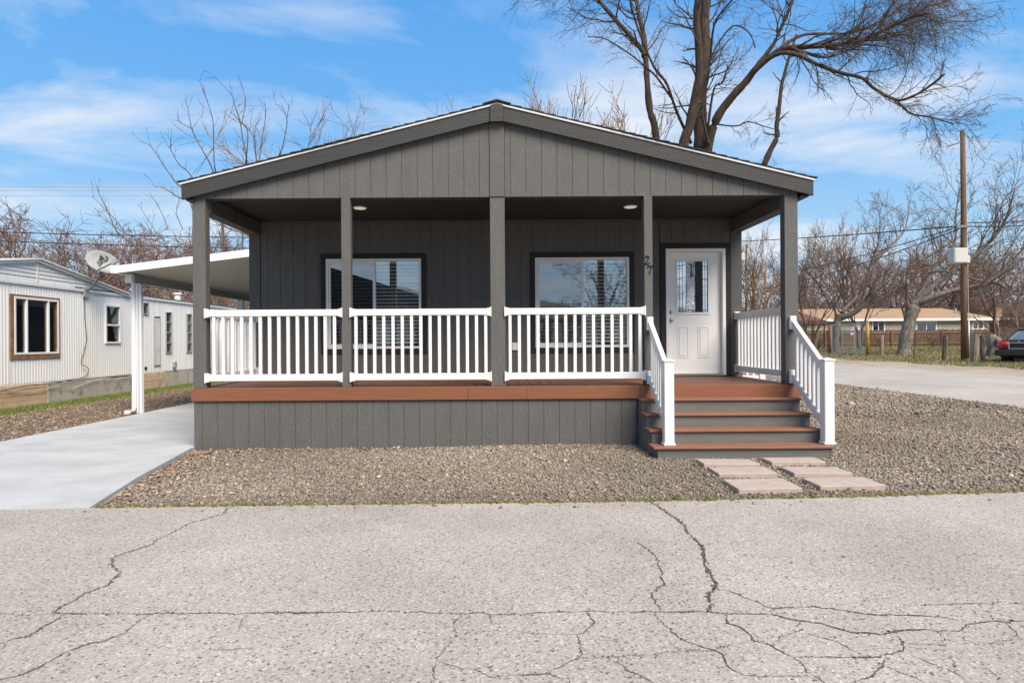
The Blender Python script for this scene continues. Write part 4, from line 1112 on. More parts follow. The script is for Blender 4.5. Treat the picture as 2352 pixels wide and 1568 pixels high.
# satellite dish on the trailer's eave
SD = empty('satellite_dish', (TX + 0.06, 15.57, 2.70))
tag(SD, 'grey oval satellite dish on a bent mast at the edge of the white trailer roof', 'satellite dish')
cen = Vector(W(236, 601, 15.4))
nrm = (Vector((0.50, -0.80, 0.30))).normalized()          # it looks up over the street
xax = Vector((0.86, 0.22, 0.0)); xax = (xax - nrm * xax.dot(nrm)).normalized()
# oval tilted: long axis runs down to the right
yax = nrm.cross(xax).normalized()
if yax.z < 0: yax = -yax
ca, sa = math.cos(-0.42), math.sin(-0.42)
lx, ly = xax * ca + yax * sa, yax * ca - xax * sa
def dpt(u, v, h=0): return tuple(cen + lx * u + ly * v + nrm * h)
RA, RB = 0.385, 0.265
db = MB(); rings, ns = 7, 36
for side, off in ((0, 0.0), (1, -0.012)):
    for i in range(rings + 1):
        for k in range(ns):
            a = 2 * math.pi * k / ns; r = i / rings
            db.v.append(dpt(RA * r * math.cos(a), RB * r * math.sin(a), 0.075 * r * r - 0.075 + off))
R1 = (rings + 1) * ns
for s in (0, R1):
    for i in range(rings):
        for k in range(ns):
            k2 = (k + 1) % ns
            db.f.append((s + i*ns + k, s + i*ns + k2, s + (i+1)*ns + k2, s + (i+1)*ns + k))
for k in range(ns):
    k2 = (k + 1) % ns; a = rings * ns
    db.f.append((a + k, a + k2, R1 + a + k2, R1 + a + k))
db.build('reflector', M['dish'], SD, smooth=True)
MB().tube([dpt(RA * math.cos(a), RB * math.sin(a), 0.0) for a in np.linspace(0, 2 * math.pi, 37)], 0.008, 5).build('rim', M['dish'], SD)
base = Vector((TX + 0.06, 15.57, 2.72))
back = Vector(dpt(-0.02, -0.10, -0.10))
MB().tube([base, base + Vector((0.16, -0.02, 0.10)), back + Vector((0, 0.05, -0.24)), back], 0.026, 8).build('mast', M['dish_arm'], SD)
MB().box(TX + 0.046, TX + 0.075, 15.47, 15.67, 2.56, 2.80).build('mount_plate', M['alu'], SD, bevel=0.004)
MB().bar(back + Vector((-0.02, 0, -0.1)), back + Vector((0.02, 0, 0.12)), 0.10, 0.10).build('clamp', M['dish_arm'], SD)
a0 = Vector(dpt(0.0, -RB - 0.01, -0.03)); a1 = Vector(dpt(0.27, -0.02, 0.30))
MB().tube([back, a0, a1], 0.020, 6).build('feed_arm', M['dish_arm'], SD)
MB().bar(a1 + Vector((-0.04, 0, -0.02)), a1 + Vector((0.07, 0.02, 0.06)), 0.09, 0.08).build('feed_horn', M['dish'], SD)
# printed emblem and name on the reflector
def on_dish(u, v):
    r2 = (u / RA) ** 2 + (v / RB) ** 2
    return dpt(u, v, 0.075 * r2 - 0.075 + 0.004)
def print_poly(pts, name):
    mb = MB(); pp = [on_dish(u, v) for u, v in pts]
    mb.add(pp, [tuple(range(len(pp)))]); return mb.build(name, M['black'], SD, fix=False)
def rot_uv(u, v, a=0.30):
    return (u * math.cos(a) - v * math.sin(a), u * math.sin(a) + v * math.cos(a))
ex, ez = 0.0, 0.10
arc = [rot_uv(ex + 0.015 + 0.085 * math.cos(t), ez + 0.085 * math.sin(t)) for t in np.linspace(-1.35, 1.35, 12)]
print_poly([rot_uv(ex + 0.0, ez - 0.085)] + arc + [rot_uv(ex + 0.0, ez + 0.085), rot_uv(ex + 0.06, ez + 0.02)], 'emblem')
print_poly([rot_uv(ex - 0.09, ez + 0.085), rot_uv(ex - 0.10, ez - 0.05), rot_uv(ex - 0.05, ez - 0.085), rot_uv(ex + 0.035, ez + 0.0), rot_uv(ex - 0.04, ez + 0.06)], 'emblem')
def word(txt, size, u0, v0):
    cu = bpy.data.curves.new('lettering', 'FONT'); cu.body = txt; cu.size = size; cu.align_x = 'CENTER'
    ob = bpy.data.objects.new('lettering', cu); COL.objects.link(ob)
    bpy.context.view_layer.update()
    me = bpy.data.meshes.new_from_object(ob.evaluated_get(bpy.context.evaluated_depsgraph_get()))
    bpy.data.objects.remove(ob); bpy.data.curves.remove(cu)
    for v in me.vertices:
        u_, v_ = rot_uv(u0 + v.co.x, v0 + v.co.y)
        p = Vector(on_dish(u_, v_)) - SD.location
        v.co = p
    me.materials.clear(); me.materials.append(M['dish_arm'])
    o = bpy.data.objects.new('lettering', me); COL.objects.link(o); o.parent = SD
word('DIRECTV', 0.055, 0.0, -0.035)
word('multi-satellite', 0.032, 0.0, -0.15)

# ------------------------------------------------------------------ trees
class Twigs:
    def __init__(s): s.v = []; s.f = []; s.n = 0
    def tube(s, pts, rad, n):
        b = len(s.v); m = len(pts)
        for i in range(m):
            p = pts[i]; q0 = pts[i-1] if i else p; q1 = pts[i+1] if i < m-1 else p
            tx, ty, tz = q1[0]-q0[0], q1[1]-q0[1], q1[2]-q0[2]
            l = math.sqrt(tx*tx+ty*ty+tz*tz) or 1; tx/=l; ty/=l; tz/=l
            if abs(tz) < 0.9: ax, ay, az = -ty, tx, 0.0
            else: ax, ay, az = 0.0, -tz, ty
            l = math.sqrt(ax*ax+ay*ay+az*az) or 1; ax/=l; ay/=l; az/=l
            cx, cy, cz_ = ty*az-tz*ay, tz*ax-tx*az, tx*ay-ty*ax
            r = rad[i]
            for k in range(n):
                c, sn = CS[n][k]
                s.v.append((p[0]+(ax*c+cx*sn)*r, p[1]+(ay*c+cy*sn)*r, p[2]+(az*c+cz_*sn)*r))
        for i in range(m-1):
            for k in range(n):
                k2 = (k+1) % n
                s.f.append((b+i*n+k, b+i*n+k2, b+(i+1)*n+k2, b+(i+1)*n+k))
        s.f.append(tuple(b+(m-1)*n+k for k in range(n)))
    def build(s, name, m, parent, smooth=True):
        mb = MB(); mb.v = s.v; mb.f = s.f
        return mb.build(name, m, parent, smooth=smooth, fix=False)
CS = {n: [(math.cos(2*math.pi*k/n), math.sin(2*math.pi*k/n)) for k in range(n)] for n in range(3, 13)}
def perp(d, rng):
    while True:
        a = (rng.gauss(0, 1), rng.gauss(0, 1), rng.gauss(0, 1))
        dt = a[0]*d[0]+a[1]*d[1]+a[2]*d[2]
        a = (a[0]-dt*d[0], a[1]-dt*d[1], a[2]-dt*d[2])
        l = math.sqrt(a[0]**2+a[1]**2+a[2]**2)
        if l > .1: return (a[0]/l, a[1]/l, a[2]/l)
def nz3(d):
    l = math.sqrt(d[0]**2+d[1]**2+d[2]**2) or 1
    return (d[0]/l, d[1]/l, d[2]/l)
def grow(tw, rng, p, d, L, r, lv, P):
    """one branch and its children; P: up, wander, angle, ratio, kids, rmin, maxlv, buds"""
    ns = max(3, min(9, int(L / P.get('seg', 0.35)) + 2))
    pts = [p]; rad = [r]; dirs = [d]
    tip = max(P['rmin'] * 0.7, r * 0.3)
    for i in range(ns):
        w = P['wander']
        d = nz3((d[0]+rng.gauss(0, w), d[1]+rng.gauss(0, w), d[2]+rng.gauss(0, w)+P['up'][min(lv, len(P['up'])-1)]/ns))
        st = L / ns
        p = (p[0]+d[0]*st, p[1]+d[1]*st, p[2]+d[2]*st)
        pts.append(p); rad.append(r + (tip - r) * (i+1) / ns); dirs.append(d)
    tw[min(lv, len(tw)-1)].tube(pts, rad, 6 if r > .05 else (4 if r > .02 else 3))
    if lv < P['maxlv']:
        kids = P['kids'][min(lv, len(P['kids'])-1)]
        n = max(1, int(kids * rng.uniform(.75, 1.25)))
        for k in range(n):
            t = P.get('t0', .25) + (1 - P.get('t0', .25)) * (k + rng.random()) / n
            i = min(ns, max(1, int(t * ns)))
            a = perp(dirs[i], rng); an = P['angle'] * rng.uniform(.6, 1.3)
            dd = nz3(tuple(dirs[i][j]*math.cos(an) + a[j]*math.sin(an) for j in range(3)))
            LL = L * P['ratio'] * rng.uniform(.6, 1.15) * (1.05 - .45 * t)
            rr = max(P['rmin'], rad[i] * P.get('rr', .55))
            if LL > P.get('lmin', .12): grow(tw, rng, pts[i], dd, LL, rr, lv + 1, P)
    elif P.get('buds') and rng.random() < P['buds']:
        s = P.get('bsize', .04)
        for q in pts[1::2]:
            a = perp(dirs[0], rng); b = perp(dirs[0], rng); B = tw[-1]; i0 = len(B.v)
            B.v += [q, (q[0]+a[0]*s, q[1]+a[1]*s, q[2]+a[2]*s), (q[0]+b[0]*s*.6, q[1]+b[1]*s*.6, q[2]+b[2]*s*.6-s*.3)]
            B.f.append((i0, i0+1, i0+2))
def limb(tw, rng, pts, rads, sides=8, rough=.05):
    """a limb through given points, smoothed, with knobbly bark outline"""
    out, rr = [], []
    for i in range(len(pts) - 1):
        p0, p1, p2, p3 = pts[max(i-1, 0)], pts[i], pts[i+1], pts[min(i+2, len(pts)-1)]
        m = 5
        for k in range(m):
            t = k / m; t2, t3 = t*t, t*t*t
            out.append(tuple(.5*((2*p1[j])+(-p0[j]+p2[j])*t+(2*p0[j]-5*p1[j]+4*p2[j]-p3[j])*t2+(-p0[j]+3*p1[j]-3*p2[j]+p3[j])*t3) for j in range(3)))
            rr.append((rads[i]+(rads[i+1]-rads[i])*t) * (1 + rng.gauss(0, rough)))
    out.append(pts[-1]); rr.append(rads[-1])
    tw.tube(out, rr, sides)
    return out, rr
def sprout(tw, rng, path, rad, n, Lr, P, t0=.2, lv=1, ang=.8, bias=None):
    for k in range(n):
        t = t0 + (1 - t0) * (k + rng.random()) / n
        i = min(len(path) - 2, int(t * (len(path) - 1)))
        d = nz3(tuple(path[i+1][j] - path[i][j] for j in range(3)))
        a = perp(d, rng); an = ang * rng.uniform(.5, 1.3)
        dd = tuple(d[j]*math.cos(an) + a[j]*math.sin(an) for j in range(3))
        if bias: dd = tuple(dd[j] + bias[j] for j in range(3))
        grow(tw, rng, path[i], nz3(dd), rng.uniform(*Lr), max(P['rmin'], min(rad[i] * .45, .05)), lv, P)

# --- the big bare tree behind the house
rng = random.Random(101)
YT = 29.0
HT = empty('bare_tree', (*W(1612, 345, YT)[:2], 0))
tag(HT, 'huge bare multi-stemmed tree rising behind the right half of the grey house roof', 'tree')
tw = [Twigs(), Twigs(), Twigs()]
px = YT / 1419.0
def LW(pl, dy0, dy1):
    n = len(pl)
    return [W(x, y, YT + dy0 + (dy1 - dy0) * i / (n - 1)) for i, (x, y) in enumerate(pl)]
base = W(1612, 345, YT)
hero = [ # photo points, thickness (photo px, start & end), depth drift
 ([(1600,790),(1602,600),(1606,420),(1610,330),(1608,250),(1612,180),(1620,110),(1618,50),(1625,-30),(1632,-150),(1640,-260)], 23, 9, (0, 1)),
 ([(1590,790),(1585,560),(1580,420),(1570,335),(1584,290),(1596,230),(1606,170),(1604,100),(1600,40),(1606,-60),(1598,-180)], 17, 6, (-.6, -2)),
 ([(1620,760),(1622,420),(1628,330),(1648,270),(1680,225),(1716,185),(1735,160),(1768,132),(1800,112),(1850,108),(1900,105),(1960,98),(2010,80),(2070,50),(2130,30)], 15, 3.2, (.3, -4)),
 ([(1716,185),(1740,150),(1775,105),(1792,70),(1810,30),(1835,-40),(1860,-120)], 9, 4, (-1, -2)),
 ([(1768,132),(1810,98),(1850,80),(1900,78),(1960,75),(2020,50),(2080,10)], 7, 2.5, (-2, 1)),
 ([(1735,161),(1768,134),(1800,122),(1840,130),(1870,145),(1920,165),(1980,180),(2010,205),(2060,230),(2100,220),(2140,195),(2170,170)], 7.5, 2.5, (-2, -6)),
 ([(2060,230),(2090,260),(2140,270),(2190,285)], 3.5, 1.6, (-4, -6)),
 ([(1500,780),(1512,420),(1505,300),(1492,250),(1486,180),(1482,130),(1470,110),(1440,75),(1400,30),(1375,0),(1340,-60)], 11, 4, (1.5, 2.5)),
 ([(1482,130),(1478,80),(1465,20),(1455,-60)], 9, 4, (2, 3)),
 ([(1588,330),(1560,270),(1545,230),(1530,190),(1500,150),(1460,50),(1440,-40)], 6, 3, (-.5, -3)),
 ([(1545,230),(1510,180),(1478,150),(1440,120),(1390,90),(1350,85)], 4, 1.6, (-1, -2.5)),
 ([(1755,380),(1770,345),(1785,315),(1784,290),(1790,245),(1795,200),(1805,160),(1818,115),(1830,80)], 8.5, 3, (2, 3)),
 ([(1628,330),(1612,250),(1625,190),(1632,140),(1650,100),(1685,60),(1720,75),(1735,110)], 5, 2, (-.5, -2)),
 ([(1625,300),(1640,205),(1660,190),(1672,150)], 5, 2, (0, -1)),
 ([(1640,285),(1690,290),(1720,280),(1760,292),(1790,300)], 3.0, 1.2, (-.5, -2.5)),
 ([(1632,140),(1640,60),(1665,20),(1700,-20)], 4.5, 2.5, (-.5, -2)),
]
Ph = dict(up=[.3, .1, -.15, -.25], wander=.16, angle=.75, ratio=.62, kids=[6, 5, 4, 3], rmin=.0058, maxlv=3, seg=.3, rr=.5, lmin=.2)
Pd = dict(up=[.1, -.1, -.22, -.25], wander=.2, angle=.75, ratio=.62, kids=[7, 7, 5, 3], rmin=.0055, maxlv=3, seg=.28, rr=.5, lmin=.2)
for i, (pl, w0, w1, (d0, d1)) in enumerate(hero):
    pts = LW(pl, d0, d1); n = len(pts)
    rads = [(w0 + (w1 - w0) * (k / (n - 1)) ** .7) * px * (.92 if i < 2 else .85 if i == 2 else .95 if i in (7, 8, 11) else .75 if i == 5 else .64) for k in range(n)]
    path, rr = limb(tw[0], rng, pts, rads, 10 if w0 > 9 else 7)
    if i in (2, 4): sprout(tw, rng, path, rr, 38 if i == 2 else 26, (1.3, 3.4), Pd, .55, 1, .85, bias=(.3, 0, .05))
    elif i in (5, 6): sprout(tw, rng, path, rr, 20, (.8, 2.2), Pd, .35, 1, .9, bias=(.15, 0, .2))
    elif i in (0, 1, 3): sprout(tw, rng, path, rr, 16, (1.0, 2.8), Ph, .38, 1, .9)
    elif i in (7, 8): sprout(tw, rng, path, rr, 13, (1.0, 3.0), Ph, .5, 1, .9, bias=(-.25, 0, 0))
    elif i == 11: sprout(tw, rng, path, rr, 9, (.4, 1.5), Ph, .25, 2, .8)
    else: sprout(tw, rng, path, rr, 11, (.8, 2.2), Ph, .2, 1, .85)
# left spill of twigs at the frame's top
for (x, y) in ((1370, 0), (1290, -60), (1330, -20), (1400, 30), (1250, -50), (1350, -40), (1420, 50), (1380, 20), (1230, -60), (1310, -40)):
    for k in range(2): grow(tw, rng, W(x, y, YT + 2), nz3((-.7, rng.gauss(0, .2), rng.uniform(-.45, .1))), rng.uniform(1.6, 2.8), .02, 1, Ph)
limb(tw[0], rng, [W(1375, 0, YT + 2.4), W(1310, -45, YT + 2), W(1230, -65, YT + 2)], [.07, .05, .03], 6)
for (x, y, dx_) in ((1960, 98, .8), (2010, 80, .9), (2070, 50, .9), (2020, 50, .8), (2080, 10, .8), (2130, 30, .9), (2060, 20, .7), (1980, 20, .6), (1900, 60, .5), (2100, -30, .8), (2000, -40, .6)):
    for k in range(7): grow(tw, rng, W(x, y, YT - 2 + rng.uniform(-1, 1)), nz3((dx_, rng.gauss(0, .3), rng.uniform(-.7, .5))), rng.uniform(1.8, 3.4), .013, 1, Pd)
tw[0].build('trunk', M['bark_hero'], HT); tw[1].build('limbs', M['twig_hero'], HT); tw[2].build('crown', M['twig_hero'], HT)

# --- two old leaning trees across the side street
def C5(x, y, Y): return W((2150 + x / 2.551) * .765625, (700 + y / 2.551) * .765625, Y)
def G5(x, y): return G((2150 + x / 2.551) * .765625, (700 + y / 2.551) * .765625)
Pg = dict(up=[.5, .35, .2, .1], wander=.17, angle=.7, ratio=.62, kids=[6, 5, 4, 3], rmin=.010, maxlv=3, seg=.4, rr=.5, lmin=.2, buds=.5, bsize=.07)
def old_tree(label, seed, basepx, trunk, limbs, name='old_tree'):
    rng = random.Random(seed)
    g = G5(*basepx); Y = g[1]; q = Y / 1419.0 * .765625 / 2.551
    T = empty(name, g); tag(T, label, 'tree')
    tw = [Twigs(), Twigs(), Twigs()]
    pts = [C5(x, y, Y) for x, y, w in trunk]; pts[0] = (pts[0][0], pts[0][1], g[2] - .15)
    limb(tw[0], rng, pts, [w / 2 * q * .82 for x, y, w in trunk], 12, .06)
    for pl, w0, w1, d1, n, Lr in limbs:
        m = len(pl)
        pts = [C5(x, y, Y + d1 * i / (m - 1)) for i, (x, y) in enumerate(pl)]
        path, rr = limb(tw[0], rng, pts, [(w0 + (w1 - w0) * k / (m - 1)) / 2 * q * .82 for k in range(m)], 8, .07)
        if n: sprout(tw, rng, path, rr, n, Lr, Pg, .25, 1, .85, bias=(0, 0, .25))
    b_ = len(tw[2].v); tw[2].v += tw[1].v; tw[2].f += [tuple(b_ + i for i in f) for f in tw[1].f]
    tw[0].build('trunk', M['bark_grey'], T); tw[2].build('crown', M['twig_mix'], T)
    return T
old_tree('leaning grey tree behind the wire gate and yellow post', 61, (905, 905), [(908, 920, 66), (910, 850, 62), (915, 760, 64), (925, 680, 70), (945, 630, 80)],
 [([(940, 640), (990, 635), (1060, 600), (1120, 550), (1175, 490), (1215, 445), (1330, 350), (1500, 240), (1700, 130), (1800, 60)], 62, 12, -3, 20, (1.2, 3.4)),
  ([(960, 610), (1000, 560), (1050, 510), (1090, 470)], 40, 26, 1, 0, None), ([(1175, 490), (1195, 330), (1250, 180), (1400, 30), (1450, -60), (1480, -250)], 34, 8, 2, 20, (1.5, 3.6)),
  ([(1090, 470), (1150, 330), (1190, 200), (1240, 60), (1250, -120)], 24, 6, -2, 18, (1.5, 3.4)), ([(915, 640), (905, 560), (925, 530)], 22, 10, -1, 3, (.5, 1.2)),
  ([(1215, 445), (1280, 500), (1420, 410), (1480, 370), (1600, 250)], 18, 5, -3, 10, (1, 2.5)), ([(940, 600), (890, 480), (830, 380), (760, 250), (700, 120)], 20, 5, 3, 16, (1.2, 3))])
old_tree('thick grey trunk tree left of the tall utility pole', 62, (1425, 930), [(1432, 935, 128), (1440, 860, 104), (1458, 760, 100), (1480, 660, 104), (1500, 580, 120), (1520, 530, 110)],
 [([(1520, 540), (1580, 520), (1700, 470), (1860, 430), (1990, 410), (2100, 375), (2170, 390), (2200, 410)], 66, 26, -3, 8, (1, 2.4)),
  ([(1530, 530), (1620, 440), (1750, 330), (1900, 230), (2050, 100), (2150, 0), (2230, -150), (2280, -330)], 60, 10, -2, 26, (1.6, 4.0)),
  ([(1520, 530), (1600, 400), (1680, 250), (1820, 80), (1830, -120), (1860, -350)], 46, 10, 2, 22, (1.6, 4.0)), ([(1465, 590), (1455, 480), (1462, 375)], 38, 24, -1, 0, None),
  ([(1440, 640), (1425, 580), (1440, 530)], 20, 10, -1, 3, (.4, 1)), ([(1620, 300), (1740, 290), (1850, 315), (1960, 320)], 22, 10, -2, 6, (.8, 2)),
  ([(2100, 375), (2250, 220), (2400, 60), (2480, -100)], 24, 6, -1, 18, (1.4, 3.4)), ([(1920, 330), (2010, 360), (2100, 330), (2250, 100), (2380, -80)], 24, 8, 1, 18, (1.4, 3.4)),
  ([(1500, 560), (1440, 420), (1350, 380), (1250, 300)], 18, 5, -2, 10, (1, 2.6)), ([(1700, 470), (1640, 300), (1660, 120), (1620, -60)], 22, 6, 2, 16, (1.3, 3.2))])

# --- generic bare trees, one per habit, copied about the background
def proto(seed, H, P, twm, bm, stems=1, spread=.25, r0=.18):
    rng = random.Random(seed)
    T = empty('bare_tree', (0, 0, 0))
    tw = [Twigs(), Twigs(), Twigs()]
    for s in range(stems):
        a = 2 * math.pi * s / stems + rng.random()
        d = nz3((math.cos(a) * spread * (stems > 1), math.sin(a) * spread * (stems > 1), 1))
        grow(tw, rng, (0.1 * math.cos(a) * (stems > 1), 0.1 * math.sin(a) * (stems > 1), -.1), d, H * rng.uniform(.5, .62), r0 / stems ** .5, 0, P)
    tw[0].build('trunk', M[bm], T); mb = Twigs()
    for t in tw[1:]:
        b = len(mb.v); mb.v += t.v; mb.f += [tuple(b + i for i in f) for f in t.f]
    mb.build('crown', M[twm], T)
    return T
PV = dict(up=[.3, .9, .7, .5], wander=.10, angle=.60, ratio=.72, kids=[9, 7, 6, 3], rmin=.012, maxlv=3, seg=.6, rr=.5, lmin=.25, t0=.22, buds=.7, bsize=.10)
PS = dict(up=[.1, .15, .1, .0], wander=.17, angle=.85, ratio=.72, kids=[8, 7, 6, 4], rmin=.012, maxlv=3, seg=.5, rr=.5, lmin=.25, t0=.2, buds=.6, bsize=.08)
PB = dict(up=[.3, .2, .1, .0], wander=.2, angle=.8, ratio=.68, kids=[8, 6, 5, 3], rmin=.010, maxlv=3, seg=.4, rr=.55, lmin=.15, t0=.12, buds=.7, bsize=.07)
protos = {'upright': proto(201, 12, dict(PV, rmin=.011, bsize=.06, rr=.5), 'twig_tan', 'bark_red', 2, .16, .20), 'spreading': proto(202, 10, PS, 'twig_red', 'bark_red', 2, .3, .2),
          'round': proto(203, 10, PS, 'twig_red', 'bark_grey', 3, .35, .2), 'thin': proto(204, 9, dict(PV, kids=[6, 5, 4, 2], wander=.15), 'twig_grey', 'bark_red', 2, .25, .13),
          'crown': proto(207, 10, dict(PS, up=[.2, .5, .4, .2], rmin=.0065, bsize=.05, angle=.7), 'twig_tan', 'bark_red', 3, .28, .2), 'shrub': proto(205, 5, PB, 'twig_red', 'bark_red', 7, .7, .13), 'tanshrub': proto(206, 4.5, PB, 'twig_tan', 'bark_grey', 7, .8, .13)}
used = set()
rt = random.Random(77)
def plant(kind, loc, s, label, group, cat='tree', name=None, sz=None):
    T = protos[kind] if kind not in used else copy_tree(protos[kind])
    used.add(kind)
    if name: T.name = name
    T.location = loc; T.rotation_euler = (0, 0, rt.uniform(0, 6.28)); T.scale = (s, s, sz or s)
    for k in ('label', 'category', 'group'):
        if k in T: del T[k]
    return tag(T, label, cat, group)
def at(x, Y, z=None):
    X = (x - 1141) * Y / 1419.0
    return (X, Y, terrain(X, Y) if z is None else z)
# left: the thicket of red-brown trees behind the white trailer
for i, (x, Y, s, k) in enumerate([(70, 33, .95, 'spreading'), (190, 36, .9, 'round'), (300, 40, .95, 'spreading'), (420, 42, .95, 'round'), (520, 44, 1.0, 'spreading'), (-30, 36, 1.0, 'round'), (130, 46, 1.05, 'spreading'), (250, 48, 1.1, 'round'),
                                  (360, 50, 1.1, 'spreading'), (470, 52, 1.2, 'round'), (560, 56, 1.25, 'spreading'), (30, 50, 1.1, 'round')]):
    plant(k, at(x, Y, 0), s * 1.5, 'bare red-brown tree in the row behind the white trailer', 'bare trees behind the white trailer')
for i in range(20):
    plant('shrub', at(-40 + i * 33 + rt.uniform(-10, 10), 30 + rt.uniform(-1, 8), 0), rt.uniform(.85, 1.25), 'tangled reddish shrub low behind the white trailer', 'shrubs behind the white trailer', 'shrub', 'bare_shrub')
# centre: tops showing over the roof
plant('crown', at(740, 46, 0), 2.5, 'bare tan tree top above the left slope of the roof, beside the thin sapling', 'bare trees above the roof')
plant('crown', at(868, 47, 0), 2.2, 'bare tan tree top above the left slope of the roof, nearest the ridge', 'bare trees above the roof')
plant('upright', at(1265, 47, 0), 2.300, 'bare tan tree top just right of the roof ridge', 'bare trees above the roof')
plant('upright', at(1385, 46, 0), 2.150, 'bare tan tree top between the roof ridge and the huge tree', 'bare trees above the roof')
plant('crown', at(800, 50, 0), 2.65, 'bare tan tree top above the left slope of the roof, middle of three', 'bare trees above the roof')
plant('upright', at(1325, 50, 0), 2.3, 'bare tan tree top right of the ridge, middle of three', 'bare trees above the roof')
plant('tanshrub', at(535, 40, 0), 2.3, 'pale tan bare tree behind the carport, seen beside the left porch post', None)
# right: the wood behind the tan house
for i, (x, Y, s, k) in enumerate([(1735, 62, 1.0, 'upright'), (1790, 72, 1.15, 'thin'), (1850, 76, 1.25, 'round'), (1900, 74, 1.3, 'spreading'), (1955, 82, 1.4, 'upright'), (2010, 78, 1.3, 'round'), (2070, 80, 1.35, 'spreading'), (2130, 84, 1.4, 'round'),
                                  (2190, 80, 1.35, 'spreading'), (2250, 82, 1.4, 'round'), (2310, 78, 1.3, 'spreading'), (2370, 80, 1.4, 'round'), (1760, 88, 1.4, 'spreading'), (1830, 92, 1.4, 'thin'), (1980, 96, 1.6, 'round'), (2100, 98, 1.6, 'spreading'), (2220, 98, 1.6, 'round'), (2340, 96, 1.6, 'spreading')]):
    plant(k, at(x, Y), s * 1.5, 'bare red-brown tree in the wood behind the tan-roofed house', 'bare trees behind the tan-roofed house')
for i in range(34):
    plant('shrub', at(1700 + i * 21 + rt.uniform(-8, 8), 74 + rt.uniform(-2, 10)), rt.uniform(1.3, 2.0), 'reddish undergrowth shrub behind the tan-roofed house', 'undergrowth behind the tan-roofed house', 'shrub', 'bare_shrub')
plant('thin', at(1862, 50), 1.15, 'slim bare tree left of the wire gate', 'trees near the wire gate')
plant('thin', at(1975, 52), 1.2, 'slim bare tree just right of the wire gate', 'trees near the wire gate')
plant('spreading', at(1810, 56), .8, 'low arching bare tree beside the right porch post', 'trees near the wire gate')
plant('thin', at(2290, 50), 1.35, 'slim bare tree between the tall pole and the black car', 'trees near the black car')
plant('round', at(2345, 54), 1.2, 'bare spreading tree above the black car', 'trees near the black car')
for i, (x, Y, s) in enumerate(((2262, 54, .55), (2290, 52, .6), (2325, 51, .62), (2352, 49, .6), (2240, 56, .5), (2305, 56, .7), (2340, 58, .8))):
    plant('tanshrub', at(x, Y), s, 'straw-coloured twiggy bush beside the end of the board fence', 'bushes beside the board fence', 'bush', 'twiggy_bush')
for i, (x, Y, s) in enumerate(((1880, 57, .4), (1990, 57, .45), (2020, 56, .4), (2150, 57, .42))):
    plant('shrub', at(x, Y), s, 'low bare shrub growing against the board fence', 'shrubs against the board fence', 'shrub', 'bare_shrub')

# the thin sapling that shows above the left eave
rng = random.Random(301); YS = 25.0
SP = empty('sapling', (*W(540, 700, YS)[:2], 0)); tag(SP, 'thin sparse sapling with upright shoots above the left end of the roof', 'tree')
tw = [Twigs(), Twigs(), Twigs()]
b0 = (520, 640)
Pq = dict(up=[.3, .3], wander=.2, angle=.6, ratio=.5, kids=[2, 1], rmin=.007, maxlv=3, seg=.2, rr=.6, lmin=.1, buds=.4, bsize=.03)
shoots = [[(1000,800),(960,720),(920,650),(900,600),(885,520),(870,465)], [(900,605),(855,580),(830,550)], [(1010,790),(1005,660),(1000,560),(965,450),(935,375)],
 [(1160,760),(1140,640),(1130,580),(1100,480),(1090,450),(1010,360)], [(1160,740),(1165,620),(1140,570),(1155,480),(1125,360)], [(1220,745),(1235,640),(1250,540),(1243,480)],
 [(1320,720),(1340,640),(1350,570),(1330,510),(1295,490)], [(1350,560),(1360,490)], [(900,830),(840,770),(800,700),(760,640)], [(800,700),(805,640)], [(820,850),(770,780),(710,690),(660,665)],
 [(920,960),(840,930),(780,890),(720,875)], [(740,1100),(700,1040),(650,960)], [(790,1080),(760,1000),(700,900)], [(860,1080),(830,1000),(845,930)], [(560,1100),(510,1000),(470,920),(460,880)], [(580,1080),(520,1010),(430,920)]]
for i, pl in enumerate(shoots):
    q = [(x * .4883, y * .4883) for x, y in pl]
    root = [(q[0][0] + (545 - q[0][0]) * .6, 760), (q[0][0] + (545 - q[0][0]) * .3, q[0][1] + 70)] if len(pl) > 3 else []
    dpt_ = rng.uniform(-1.2, 1.2)
    pts = [W(x, y, YS + (dpt_ if j >= len(root) else 0)) for j, (x, y) in enumerate(root + q)]
    n = len(pts)
    rads = [.034 - .026 * (k / (n - 1)) for k in range(n)] if root else [.016 - .008 * (k / (n - 1)) for k in range(n)]
    path, rr = limb(tw[0] if i % 3 == 0 else tw[1], rng, pts, rads, 5, .05)
    sprout(tw, rng, path, rr, 6 if root else 3, (.25, .8), Pq, .45 if root else .3, 2, .7, bias=(0, 0, .2))
limb(tw[0], rng, [(W(545, 700, YS)[0], YS, -.1), W(545, 760, YS), W(545, 700, YS)], [.12, .10, .08], 7)
tw[0].build('trunk', M['twig_grey'], SP); tw[1].build('shoots', M['twig_grey'], SP); tw[2].build('crown', M['twig_grey'], SP)
# hanging twigs of a tree that stands just outside the left edge
rng = random.Random(302); LT = empty('bare_tree', (-12.9, 15.0, 0)); tag(LT, 'drooping red twigs of a tree reaching in at the far left edge', 'tree')
tw = [Twigs(), Twigs(), Twigs()]
path, rr = limb(tw[0], rng, [(-12.9, 15, -.1), (-12.8, 15, 2.5), (-12.7, 15, 4.5), (-12.6, 15, 6.2)], [.16, .13, .10, .06], 8)
Pl = dict(up=[0, -.5, -1.0, -1.2], wander=.12, angle=.6, ratio=.6, kids=[4, 4, 3], rmin=.006, maxlv=3, seg=.2, lmin=.1, buds=.8, bsize=.035)
for y in (300, 360, 420, 480, 540):
    p = W(-40, y - 12, 15); grow(tw, rng, p, nz3((.35, 0, -.3)), .7, .012, 2, Pl)
    tw[0].tube([(-12.65, 15, p[2] + .3), ((p[0] - 12.65) / 2, 15, p[2] + .35), p], [.03, .02, .012], 5)
